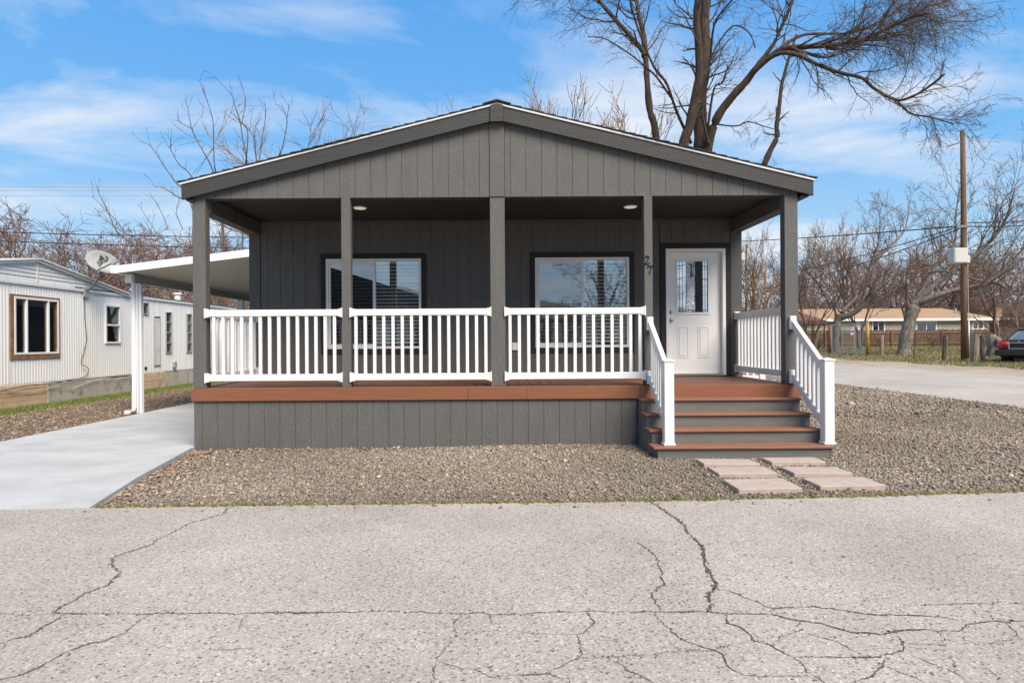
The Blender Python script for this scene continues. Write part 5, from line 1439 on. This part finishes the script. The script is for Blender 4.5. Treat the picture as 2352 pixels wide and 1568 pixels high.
tw[0].build('trunk', M['bark_red'], LT); tw[2].build('crown', M['twig_red'], LT)

# ------------------------------------------------------------------ utility poles and lines
g = G5(1897, 972)
UP = empty('utility_pole', g); tag(UP, 'tall brown wooden utility pole with grey cabinet and conduit', 'utility pole')
YP = g[1]; q5 = YP / 1419.0
topp = W(2211, 300, YP)
bx = g[0]
MB().tube([(bx, YP, g[2] - .1), (bx - .01, YP, 4), (topp[0] + .02, YP, 8), topp], [.155, .14, .12, .105], 14).build('shaft', M['pole'], UP, smooth=True)
MB().tube([topp, (topp[0], topp[1], topp[2] + .12)], .03, 6).build('top_pin', M['alu'], UP)
cz1, cz0 = W(2190, 573, YP)[2], W(2190, 607, YP)[2]
cbx = MB().box(W(2174, 590, YP)[0], W(2206, 590, YP)[0], YP - .55, YP - .12, cz0, cz1).build('cabinet', M['cabinet'], UP, bevel=.02)
piece('cabinet_door', (W(2176, 590, YP)[0], W(2204, 590, YP)[0], YP - .57, YP - .551, cz0 + .04, cz1 - .05), M['cabinet'], cbx, .006)
piece('cabinet_bracket', (bx - .2, bx - .08, YP - .14, YP - .02, cz0 + .1, cz0 + .2), M['alu'], UP)
piece('meter', (bx - .02, bx + .14, YP - .26, YP - .14, W(2212, 605, YP)[2], W(2212, 588, YP)[2]), M['cabinet'], UP, .01)
MB().tube([(bx + .2, YP - .05, g[2] - .05), (bx + .19, YP - .05, W(2217, 735, YP)[2])], .04, 8).build('conduit', M['alu'], UP, smooth=True)
MB().tube([(bx + .15, YP - .1, W(2217, 735, YP)[2]), (bx + .13, YP - .09, W(2217, 600, YP)[2]), (topp[0] + .12, YP - .05, topp[2] - .5)], .012, 5).build('riser_wire', M['cabinet'], UP)
a = W(2178, 336, YP); b = W(2207, 327, YP)
MB().tube([a, b], .035, 6).build('stub_arm', M['dish_arm'], UP)
piece('crossarm_clamp', (topp[0] - .45, topp[0] + .35, YP - .16, YP - .13, W(2211, 524, YP)[2], W(2211, 518, YP)[2]), M['dish_arm'], UP)
for (x0, y0, y1, Y, w, lab) in ((1716, 562, 735, 62, .24, 'weathered far utility pole just right of the porch wall, the taller of two'), (1760, 600, 735, 70, .22, 'shorter rust-brown far pole between the porch wall and right post')):
    X = at(x0, Y)[0]; z1 = W(x0, y0, Y)[2]
    o = empty('utility_pole', (X, Y, terrain(X, Y)))
    tag(o, lab, 'utility pole')
    MB().tube([(X - .1, Y, terrain(X, Y) - .2), (X, Y, z1)], [w * .55, w * .42], 8).build('shaft', M['rustpole' if y0 > 580 else 'pole'], o, smooth=True)
    if y0 < 580:
        piece('transformer', (X - .75, X - .25, Y - .3, Y + .1, W(x0, 598, Y)[2], W(x0, 582, Y)[2]), M['cabinet'], o, .02)
        piece('crossarm', (X - .6, X + .5, Y - .2, Y - .08, W(x0, 644, Y)[2], W(x0, 641, Y)[2]), M['pole'], o)
def line(p, q, sag, r, label, group, m='cable'):
    pts = []
    for i in range(25):
        t = i / 24; pts.append(tuple(p[j] + (q[j] - p[j]) * t - (sag * 4 * t * (1 - t) if j == 2 else 0) for j in range(3)))
    o = MB().tube(pts, r, 5).build('power_line', M[m], smooth=True); return tag(o, label, 'cable', group)
pc = lambda y: W(2209, y, YP)
line(pc(519), W(1660, 556, 60), .1, .035, 'black cable from the tall pole running left behind the porch', 'cables of the tall pole')
line(pc(512), W(2500, 495, 40), .1, .03, 'upper black cable from the tall pole to the right edge', 'cables of the tall pole')
line(pc(520), W(2500, 505, 40), .15, .03, 'lower black cable from the tall pole to the right edge', 'cables of the tall pole')
line(pc(519), W(1716, 640, 62), .4, .026, 'sloping cable between the tall pole and the far pole, upper of two', 'cables of the tall pole')
line(pc(524), W(1716, 668, 62), .5, .026, 'sloping cable between the tall pole and the far pole, lower of two', 'cables of the tall pole')
for (y0, y1, lab) in ((428, 430, 'top'), (437, 438, 'middle'), (450, 449, 'bottom')):
    line(W(-60, y0, 60), W(460, y1, 60), 0, .028, 'thin pale high power line at the left, %s one of three' % lab, 'three high power lines at the left', 'cable_lite')
line(W(-60, 531, 28), W(640, 546, 28), .05, .022, 'dark cable crossing above the white trailer, upper of two', 'cables above the trailer')
line(W(-60, 551, 28), W(640, 572, 28), .05, .022, 'dark cable crossing above the white trailer, lower of two', 'cables above the trailer')
line(W(-30, 436, 22), W(240, 640, 30), .1, .010, 'slanting service wire dropping to the trailer roof, upper', 'service wires of the trailer')
line(W(-30, 470, 22), W(150, 600, 30), .1, .010, 'slanting service wire dropping to the trailer roof, lower', 'service wires of the trailer')

# ------------------------------------------------------------------ across the street
M['tan_shingle'] = mat('tan_shingle', (0.31, 0.205, 0.125), .9, var=.10, vscale=1.2, stretch=(.5, 2, 8), bump=.3, bscale=20)
M['beige'] = mat('beige_siding', (0.36, 0.33, 0.285), .8, var=.04)
M['white_paint'] = mat('white_paint', (.78, .78, .77), .6)
M['fencewood'] = mat('dark_fence_wood', (0.10, 0.055, 0.032), .9, col2=(0.17, 0.10, 0.06), vscale=2.2, stretch=(4, 4, .5), dirt=(0.34, 0.15, 0.05), dscale=1.0, dlo=.60, dhi=.72)
M['fencegrey'] = mat('grey_fence_rail', (0.20, 0.165, 0.14), .9, var=.2, vscale=3)
M['oldpost'] = mat('old_post_wood', (0.17, 0.135, 0.10), .95, col2=(0.33, 0.26, 0.19), vscale=6, stretch=(3, 3, .4), bump=.6, bscale=25)
M['blackpost'] = mat('dark_post_wood', (0.045, 0.04, 0.036), .95, col2=(0.12, 0.10, 0.085), vscale=6, stretch=(3, 3, .4), bump=.5, bscale=25)
M['yellow'] = mat('yellow_paint', (0.52, 0.30, 0.03), .6, dirt=(0.22, 0.09, 0.03), dscale=3, dlo=.5, dhi=.7)
M['orange'] = mat('rusty_orange_paint', (0.36, 0.14, 0.03), .8, dirt=(0.15, 0.07, 0.04), dscale=4, dlo=.45, dhi=.65)
M['galv'] = mat('galvanised_wire', (0.42, 0.43, 0.43), .5, metal=.3)
M['redcloth'] = mat('faded_red_canopy', (0.17, 0.08, 0.068), .8, var=.1)
M['red'] = mat('sign_red', (0.42, 0.02, 0.03), .5)
# tan-roofed house
YH = 66.0
TH = empty('tan_roofed_house', (at(2050, YH)[0], YH, .6)); tag(TH, 'low beige house with tan shingle roof and white eaves beyond the board fence', 'house')
hx0, hx1 = W(1790, 740, YH)[0], W(2216, 740, YH)[0]
ze = W(2000, 733, YH)[2]; zr = W(2000, 709, YH + 3.5)[2]
HW = [((2003), 2032, 735, 762), (2104, 2151, 738, 762), (2233, 2259, 738, 757)]
hx1 = W(2272, 740, YH)[0]
k = hx0
wr = [(W(a, 740, YH)[0], W(b, 740, YH)[0], W(a, d, YH)[2], W(a, c, YH)[2]) for a, b, c, d in HW]
wl_ = MB()
for a, b, c, d in wall_rects(hx0, hx1, .5, ze, wr): wl_.box(a, b, YH, YH + .12, c, d)
for a in np.arange(hx0, hx1, .3): wl_.box(a, a + .03, YH - .012, YH - .001, 1.0, ze) if not any(w[0] - .1 < a < w[1] + .1 for w in wr) else None
wl_.box(hx0, hx0 + .1, YH + .121, YH + 7, .5, ze); wl_.box(hx1 - .1, hx1, YH + .121, YH + 7, .5, ze); wl_.box(hx0 + .1, hx1 - .1, YH + 3, YH + 3.1, .5, ze)
wl_.build('wall', M['beige'], TH)
for a, b, c, d in wr:
    w = empty('window', (0, 0, 0)); w.parent = TH; w.location = ((a + b) / 2 - TH.location.x, 0, c - .6)
    f = MB(); ring(f, a, b, c, d, .10, YH - .05, YH + .06); f.box((a + b) / 2 - .04, (a + b) / 2 + .04, YH - .04, YH + .05, c + .1, d - .1)
    f.build('frame', M['white_paint'], w)
    MB().box(a + .1, b - .1, YH + .02, YH + .03, c + .1, d - .1).build('glass_pane', M['darkglass'], w)
piece('house_door', (W(1957, 745, YH)[0], W(1976, 745, YH)[0], YH - .06, YH - .013, .9, ze - .25), M['white_paint'], TH, .02)
rf = MB(); ov = .5
xa, xb = hx0 - ov, W(2286, 740, YH)[0]
hip = W(2216, 709, YH)[0]
rf.add([(xa, YH - ov, ze), (xb, YH - ov, ze), (hip, YH + 3.5, zr), (xa + 3, YH + 3.5, zr), (xb, YH + 7.5, ze), (xa, YH + 7.5, ze)], [(0, 1, 2, 3), (1, 4, 2), (4, 5, 3, 2), (5, 0, 3)])
rf.build('roof', M['tan_shingle'], TH)
piece('eave_board', (xa, xb, YH - ov - .03, YH - ov + .02, ze - .22, ze + .04), M['white_paint'], TH)
piece('soffit', (xa, xb, YH - ov + .021, YH + 7, ze - .06, ze - .03), M['white_paint'], TH)
for (x, y) in ((2195, 711), (2165, 724), (2150, 722)):
    p = W(x, y, YH + 1.5); MB().tube([(p[0], p[1], p[2] - .5), (p[0], p[1], p[2] + .1)], .10, 8).build('roof_vent', M['galv'], TH)
# pale low house at the far right edge
FH = empty('pale_house', (at(2330, 74)[0], 74, .6)); tag(FH, 'pale far house with white eave at the right edge, behind straw-coloured bushes', 'house')
fx0, fx1 = W(2282, 740, 74)[0], W(2450, 740, 74)[0]
fz = W(2300, 735, 74)[2]
piece('wall', (fx0 + .5, fx1, 74, 74.2, .5, fz), M['beige'], FH)
piece('eave_board', (fx0, fx1, 73.4, 73.5, fz, fz + .25), M['white_paint'], FH)
rm = MB(); rm.prism([(73.4, fz + .255), (78, fz + .9), (82, fz + .255)], 'x', fx0, fx1); rm.build('roof', M['roof_dark'], FH)
sgn = empty('square_sign', (at(2995 * .765625, 62)[0], 62, .6)); tag(sgn, 'faded tan square sign on a post behind the far bushes', 'sign')
sx_ = sgn.location.x; sz = W(2292, 724, 62)[2]
MB().tube([(sx_, 62, .5), (sx_, 62, sz)], .05, 6).build('post', M['galv'], sgn)
piece('panel', (sx_ - .35, sx_ + .35, 61.92, 61.95, sz - .15, sz + .75), M['tan_shingle'], sgn, .01)

# board fence in front of the tan-roofed house
YFN = 60.0
BF = empty('board_fence', (at(2050, YFN)[0], YFN, .6)); tag(BF, 'dark weathered board fence with grey rails in front of the tan-roofed house', 'fence')
fx0, fx1 = W(1790, 770, YFN)[0], W(2272, 770, YFN)[0]
rb = random.Random(9); bo = MB(); x = fx0
fzt = W(2100, 757, YFN)[2]
while x < fx1:
    w = rb.uniform(.125, .15); h = fzt + rb.uniform(-.06, .05); yj = rb.uniform(-.012, .012)
    if rb.random() > .015: bo.prism([(x, .55), (x + w - .012, .55), (x + w - .012, h - .04), (x + w - .045, h), (x + .035, h), (x, h - .04)], 'y', YFN + .03 + yj, YFN + .052 + yj)
    x += w
tag(bo.build('fence_boards', M['fencewood'], BF, fix=False), kind='stuff')
for z in (fzt - .28, .60 + .35):
    piece('fence_rail', (fx0, fx1, YFN - .035, YFN + .0, z - .05, z + .05), M['fencegrey'], BF, .006)
for x in np.arange(fx0 + 1, fx1, 2.45): piece('fence_post', (x, x + .11, YFN - .10, YFN - .036, .5, fzt - .1), M['fencewood'], BF, .006)

# wire gate between a rusty orange and a yellow post
ga, gb_ = G5(870, 918), G5(1158, 932)
def pipe_post(name, g, ytop, w, m, label):
    z1 = C5(0, ytop, g[1])[2]
    o = empty(name, g); tag(o, label, 'post')
    MB().tube([(g[0], g[1], g[2] - .1), (g[0] + .01, g[1], (g[2] + z1) / 2), (g[0] - .02, g[1], z1)], [w, w * .95, w], 10).build('pipe', M[m], o, smooth=True)
    MB().lathe((g[0] - .02, g[1], z1), [(w * 1.1, 0), (w * 1.1, .03), (w * .5, .06)], 10).build('cap', M[m], o)
    return z1
pipe_post('gate_post', ga, 716, .11, 'orange', 'rusty orange pipe post at the left end of the wire gate')
zg = pipe_post('gate_post', gb_, 690, .10, 'yellow', 'yellow pipe post at the right end of the wire gate')
GT = empty('wire_gate', ((ga[0] + gb_[0]) / 2, (ga[1] + gb_[1]) / 2, (ga[2] + gb_[2]) / 2)); tag(GT, 'double-leaf chain-link gate hung between orange and yellow posts', 'gate')
va, vb = Vector(ga), Vector(gb_)
def gpt(t, h): return va.lerp(vb, t) + Vector((0, 0, h))
hh = zg - gb_[2] - .05
for t0, t1 in ((.05, .66), (.68, .96)):
    f = MB()
    f.tube([gpt(t0, .08), gpt(t0, hh)], .028, 6); f.tube([gpt(t1, .08), gpt(t1, hh)], .028, 6); f.tube([gpt(t0, .08), gpt(t1, .08)], .028, 6); f.tube([gpt(t0, hh), gpt(t1, hh)], .028, 6)
    tm = (t0 + t1) / 2; f.tube([gpt(tm, .08), gpt(tm, hh)], .022, 6)
    f.build('gate_frame', M['galv'], GT)
    wm = MB(); L_ = (vb - va).length * (t1 - t0); H_ = hh - .08; st_ = .13
    for s in (1, -1):
        k = -H_
        while k < L_:
            a0_, b0_ = max(k, 0), min(k + H_, L_)
            if b0_ > a0_:
                z0_, z1_ = a0_ - k, b0_ - k
                if s < 0: z0_, z1_ = H_ - z0_, H_ - z1_
                f0, f1 = t0 + (t1 - t0) * a0_ / L_, t0 + (t1 - t0) * b0_ / L_
                wm.tube([gpt(f0, .08 + z0_), gpt(f1, .08 + z1_)], .0035, 3, cap=False)
            k += st_
    tag(wm.build('chain_link', M['galv'], GT, fix=False), kind='stuff')
p = C5(1043, 757, (ga[1] + gb_[1]) / 2 - .08)
NS = empty('gate_sign', p); tag(NS, 'small red and white warning sign on the wire gate', 'sign')
piece('plate', (p[0] - .15, p[0] + .15, p[1] - .01, p[1] + .01, p[2] - .18, p[2] + .18), M['white_paint'], NS)
piece('red_field', (p[0] - .13, p[0] + .13, p[1] - .016, p[1] - .0105, p[2] - .04, p[2] + .14), M['red'], NS)
# leaning and upright old posts along the verge
def old_post(base, top, w, m, label, name='fence_post', flat=False):
    g = G5(*base); t = C5(top[0], top[1], g[1]); rr_ = random.Random(int(base[0]))
    q = g[1] / 1419.0 * .765625 / 2.551 * w / 2
    tw_ = Twigs(); v0, v1 = Vector(g) - Vector((0, 0, .1)), Vector(t)
    pts = [tuple(v0.lerp(v1, k / 5) + Vector((rr_.gauss(0, .012), 0, 0))) for k in range(6)]
    tw_.tube(pts, [q * (1 + rr_.gauss(0, .06)) for _ in pts], 8)
    mb = MB(); mb.v = tw_.v; mb.f = tw_.f
    o = mb.build(name, M[m], fix=False)
    o.data.transform(Matrix.Translation(-Vector(g))); o.location = g
    return tag(o, label, 'post', 'old posts along the verge')
old_post((1262, 942), (1265, 780), 26, 'oldpost', 'short brown post between the yellow gate post and the thick grey tree')
old_post((1740, 975), (1748, 780), 30, 'blackpost', 'dark split post just left of the tall utility pole')
old_post((1752, 975), (1768, 782), 10, 'oldpost', 'thin pale stake leaning on the dark split post')
old_post((1512, 962), (1517, 790), 9, 'blackpost', 'thin dark stake right of the thick grey tree')
old_post((1405, 930), (1400, 790), 8, 'galv', 'thin grey wire stake against the thick grey tree')
old_post((1968, 985), (1992, 770), 46, 'oldpost', 'broad tan plank post leaning right of the tall utility pole')
old_post((1955, 985), (1965, 768), 24, 'oldpost', 'narrow grey plank behind the broad leaning plank post')
old_post((2040, 988), (2030, 780), 32, 'blackpost', 'blackened post between the plank post and the stump')
old_post((745, 900), (775, 765), 20, 'oldpost', 'grey post leaning right beside the white stair railing')
old_post((770, 880), (845, 800), 12, 'blackpost', 'dark slanted brace beside the white stair railing')
old_post((855, 905), (852, 740), 18, 'fencegrey', 'grey post close to the left of the orange gate post')
old_post((1217, 850), (1217, 735), 8, 'galv', 'slim grey pipe stake in front of the board fence')
# wire strung between the posts
ST_ = empty('tree_stump', G5(2130, 945)); g = ST_.location; SS = .58
tag(ST_, 'ragged grey tree stump between the posts and the black car', 'stump')
rr_ = random.Random(4); sb = Twigs()
for k in range(7):
    a = k * .9
    sb.tube([(g[0] + .35 * math.cos(a), g[1] + .35 * math.sin(a), g[2] - .1), (g[0] + .26 * math.cos(a), g[1] + .26 * math.sin(a), g[2] + .8), (g[0] + .24 * math.cos(a) + rr_.uniform(-.1, .1), g[1] + .24 * math.sin(a), g[2] + 1.9 + rr_.uniform(-.15, .25))], [.42, .33, .28], 8)
kb = Twigs()
for k in range(9):
    c = (g[0] + rr_.uniform(-.5, .5), g[1] - .5 + rr_.uniform(-.1, .1), g[2] + rr_.uniform(.4, 1.8))
    kb.tube([(c[0], c[1] - .1, c[2] - .14), (c[0], c[1] - .16, c[2]), (c[0] + .05, c[1] - .08, c[2] + .16)], [.06, .17, .05], 6)
sb.v_off = len(sb.v); sb.f += [tuple(sb.v_off + i for i in f) for f in kb.f]; sb.v += kb.v
sb.build('wood', M['bark_grey'], ST_); ST_.scale = (SS, SS, SS)
# red canopied gazebo
YG = 56.0
GZ = empty('gazebo', (at(1850, YG)[0], YG, .6)); tag(GZ, 'faded red canvas gazebo partly hidden by the stair railing', 'gazebo')
gx0, gx1 = W(1790, 735, YG)[0], W(1897, 735, YG)[0]; gm = (gx0 + gx1) / 2; zc = W(1850, 736, YG)[2]; zv = W(1850, 742, YG)[2]; zp = W(1840, 716, YG + 1.5)[2]
cn = MB(); cn.add([(gx0, YG, zc), (gx1, YG, zc), (gx1, YG + 4, zc), (gx0, YG + 4, zc), (gm - .5, YG + 1.6, zp), (gm + .5, YG + 1.6, zp), (gm + .5, YG + 2.4, zp), (gm - .5, YG + 2.4, zp)], [(0,1,5,4),(1,2,6,5),(2,3,7,6),(3,0,4,7),(4,5,6,7)])
cn.build('canopy', M['redcloth'], GZ)
vl = MB(); vl.box(gx0, gx1, YG - .02, YG - .005, zv - .1, zc); vl.box(gx1, gx1 + .02, YG, YG + 4, zv - .1, zc); vl.build('valance', M['redcloth'], GZ)
for x in (gx0 + .1, gx0 + 1.2, gx1 - 1.2, gx1 - .1):
    for y in (YG + .1, YG + 3.9):
        piece('gazebo_post', (x - .04, x + .04, y - .04, y + .04, .5, zc - .01), M['darktrim'], GZ)

# white side-door railing beside the house
SR = empty('landing_railing', (4.5, 12.0, 0)); tag(SR, 'white railing of the side landing, glimpsed under the right porch railing', 'railing')
for z0_, z1_ in ((.60, .69), (1.45, 1.54)): piece('rail', (3.93, 5.10, 11.97, 12.03, z0_, z1_), M['vinyl'], SR, .005)
for i in range(9): piece('baluster', (4.0 + i * .12, 4.04 + i * .12, 11.98, 12.02, .691, 1.449), M['vinyl'], SR, .003)
for x in (4.62, 5.14): piece('post', (x - .055, x + .055, 11.945, 12.055, .0, 1.60), M['vinyl'], SR, .006)

# black car parked across the street
M['carpaint'] = mat('black_car_paint', (.012, .012, .014), .18, spec=.7)
M['tail'] = mat('red_tail_lens', (.45, .008, .012), .2, spec=.6)
M['tyre'] = mat('tyre', (.02, .02, .02), .85)
M['chrome'] = mat('chrome', (.7, .7, .7), .15, metal=1)
M['carglass'] = mat('car_glass', (.10, .15, .17), .08, spec=.9)
gcar = G(2312, 837)
CAR = empty('black_car', (0, 0, 0)); tag(CAR, 'black sedan seen from behind at the right edge of the picture', 'car')
# body: length along +x (front), rear at x=0
sec = [ # x, half width, z bottom, z shoulder, z top(deck)
 (0.00, .60, .42, .62, .80), (.05, .76, .30, .74, .98), (.35, .86, .24, .80, 1.02), (.95, .88, .24, .84, 1.03), (1.6, .89, .22, .84, .98), (2.8, .89, .22, .82, .96), (3.4, .88, .22, .80, .94), (4.2, .84, .24, .74, .82), (4.55, .72, .30, .62, .68), (4.62, .55, .38, .55, .60)]
cbm = MB()
for x, w, zb_, zs, zt2 in sec:
    cbm.v += [(x, -w * .9, zb_), (x, -w, (zb_ + zs) / 2), (x, -w, zs), (x, -w * .86, zt2), (x, w * .86, zt2), (x, w, zs), (x, w, (zb_ + zs) / 2), (x, w * .9, zb_)]
for i in range(len(sec) - 1):
    for k in range(8):
        k2 = (k + 1) % 8; cbm.f.append((i*8+k, i*8+k2, (i+1)*8+k2, (i+1)*8+k))
cbm.f += [tuple(range(8)), tuple(range((len(sec)-1)*8 + 7, (len(sec)-1)*8 - 1, -1))]
cbm.build('body', M['carpaint'], CAR, bevel=.03, smooth=True)
gh = MB()
for x, w, z in ((.75, .70, 1.02), (1.35, .60, 1.40), (2.5, .60, 1.44), (3.35, .70, .96)): gh.v += [(x, -w, z), (x, w, z)]
gh.v += [(.75, -.76, 1.0), (.75, .76, 1.0), (3.35, -.76, .94), (3.35, .76, .94)]
gh.f += [(0, 1, 3, 2), (2, 3, 5, 4), (4, 5, 7, 6), (0, 2, 4, 6, 10, 8), (1, 9, 11, 7, 5, 3)]
gh.build('greenhouse', M['carglass'], CAR, bevel=.02)
rfm = MB(); rfm.box(1.32, 2.55, -.61, .61, 1.405, 1.455); rfm.build('car_roof', M['carpaint'], CAR, bevel=.03)
for s in (-1, 1):
    MB().bar((.72, s * .70, 1.03), (1.36, s * .60, 1.43), .08, .05).build('pillar', M['carpaint'], CAR)
    tl = MB(); tl.prism([(-.012, .70), (-.012, .91), (.30, .93), (.30, .78)], 'y', s * .34, s * .80) if False else None
    tl.add([(-.015, s*.33, .66), (.0, s*.66, .65), (.07, s*.80, .66), (.32, s*.885, .74), (-.005, s*.35, .93), (.03, s*.66, .95), (.08, s*.78, .95), (.32, s*.875, .90)], [(0,1,5,4),(1,2,6,5),(2,3,7,6)])
    so_ = tl.build('tail_light', M['tail'], CAR, smooth=True)
    sm_ = so_.modifiers.new('thickness', 'SOLIDIFY'); sm_.thickness = .04
piece('bumper', (-.10, .25, -.84, .84, .34, .60), M['carpaint'], CAR, .05)
piece('plate_recess', (-.03, -.012, -.28, .28, .66, .86), M['black'], CAR, .01)
piece('plate', (-.04, -.031, -.16, .16, .69, .83), M['black'], CAR, .004)
ch = MB(); ch.box(-.045, -.02, -.33, .33, .87, .90); ch.box(-.045, -.02, -.33, -.29, .66, .87); ch.box(-.045, -.02, .29, .33, .66, .87); ch.box(-.045, -.02, -.33, .33, .635, .66)
ch.build('chrome_trim', M['chrome'], CAR)
piece('emblem', (.015, .03, -.04, .04, .925, .96), M['chrome'], CAR)
for x in (.92, 3.65):
    for s in (-1, 1):
        w_ = MB().lathe((x, s * .80, .32), [(.20, -.10), (.30, -.11), (.325, -.08), (.325, .08), (.30, .11), (.20, .10)], 24, 'y').build('wheel', M['tyre'], CAR, smooth=True)
        MB().lathe((x, s * .80 + s * .08, .32), [(.19, -.02), (.20, .02), (.05, .035)] if s > 0 else [(.05, -.035), (.20, -.02), (.19, .02)], 16, 'y').build('rim', M['galv'], w_)
CAR.location = (gcar[0] + .55, gcar[1], gcar[2]); CAR.rotation_euler = (0, 0, math.radians(26)); CAR.scale = (1.1, 1.1, 1.1)

# small stones lying on the road and the slab
rr_ = random.Random(15)
PB_ = [(2148, 705, .012), (1268, 1045, .012), (953, 1080, .008), (882, 772, .007), (945, 835, .006)]
for i, (x, y, s) in enumerate(PB_):
    X, Y = gp(1900 + x / 2.007, 1150 + y / 2.007)
    o = bpy.data.objects.new('pebble', bpy.data.meshes.new('pebble'))
    v = ICO_V * np.random.default_rng(i).uniform(.7, 1.2, (12, 1)) * np.array([1.4, 1, .7]) * s
    o.data.from_pydata([tuple(p) for p in v], [], [tuple(f) for f in ICO_F]); o.data.materials.append(M['dish_arm'])
    COL.objects.link(o); o.location = (X, Y, s * .5)
    tag(o, ['dark pebble on the road near the gravel at the right edge, largest of the pebbles', 'dark pebble on the road right of the wide crack', 'small dark pebble on the road just left of the larger one', 'tiny dark speck of stone on the road below the stepping stones', 'tiny dark stone on the road a step below the stepping stones'][i], 'pebble', 'pebbles on the road')

# ------------------------------------------------------------------ behind the photographer (seen mirrored in the windows)
hl = MB(); n = 48
for i in range(n + 1):
    a = -400 + 800 * i / n
    h = 18 + 10 * math.sin(a * .012 + 1) + 22 * math.exp(-((a + 90) / 60) ** 2) + 4 * math.sin(a * .06)
    hl.v += [(a, -330, -1), (a, -380, h * .6), (a, -440, h), (a, -620, -1)]
for i in range(n):
    for k in range(3): hl.f.append((4*i + k, 4*i + 4 + k, 4*i + 5 + k, 4*i + 1 + k))
M['hill'] = mat('blue_green_hill', (.10, .12, .10), .95, var=.3, vscale=.03)
tag(hl.build('hills', M['hill'], smooth=True), kind='structure')
OH = empty('facing_house', (-6, -12, 0)); tag(OH, 'dark gabled house across the road, mirrored in the left window', 'house')
piece('wall', (-14, -1.5, -18, -10, -.05, 2.7), M['siding'], OH)
MB().prism([(-14.6, 2.7), (-.9, 2.7), (-7.75, 4.9)], 'y', -18.4, -9.6).build('roof', M['shingle'], OH)
piece('window', (-11, -9.6, -9.99, -9.94, 1.1, 2.2), M['winframe'], OH, .01); piece('window', (-6, -4.6, -9.99, -9.94, 1.1, 2.2), M['winframe'], OH, .01)
plant('round', (6.5, -17, 0), 1.0, 'bare tree across the road, mirrored in the right window, taller', 'trees across the road')
plant('spreading', (11, -20, 0), .9, 'bare tree across the road, mirrored in the right window, lower', 'trees across the road')
plant('round', (3, -24, 0), .7, 'bare tree across the road, mirrored between the windows', 'trees across the road')
for k, t in protos.items():
    if k not in used:
        for c in list(t.children): bpy.data.objects.remove(c)
        bpy.data.objects.remove(t)
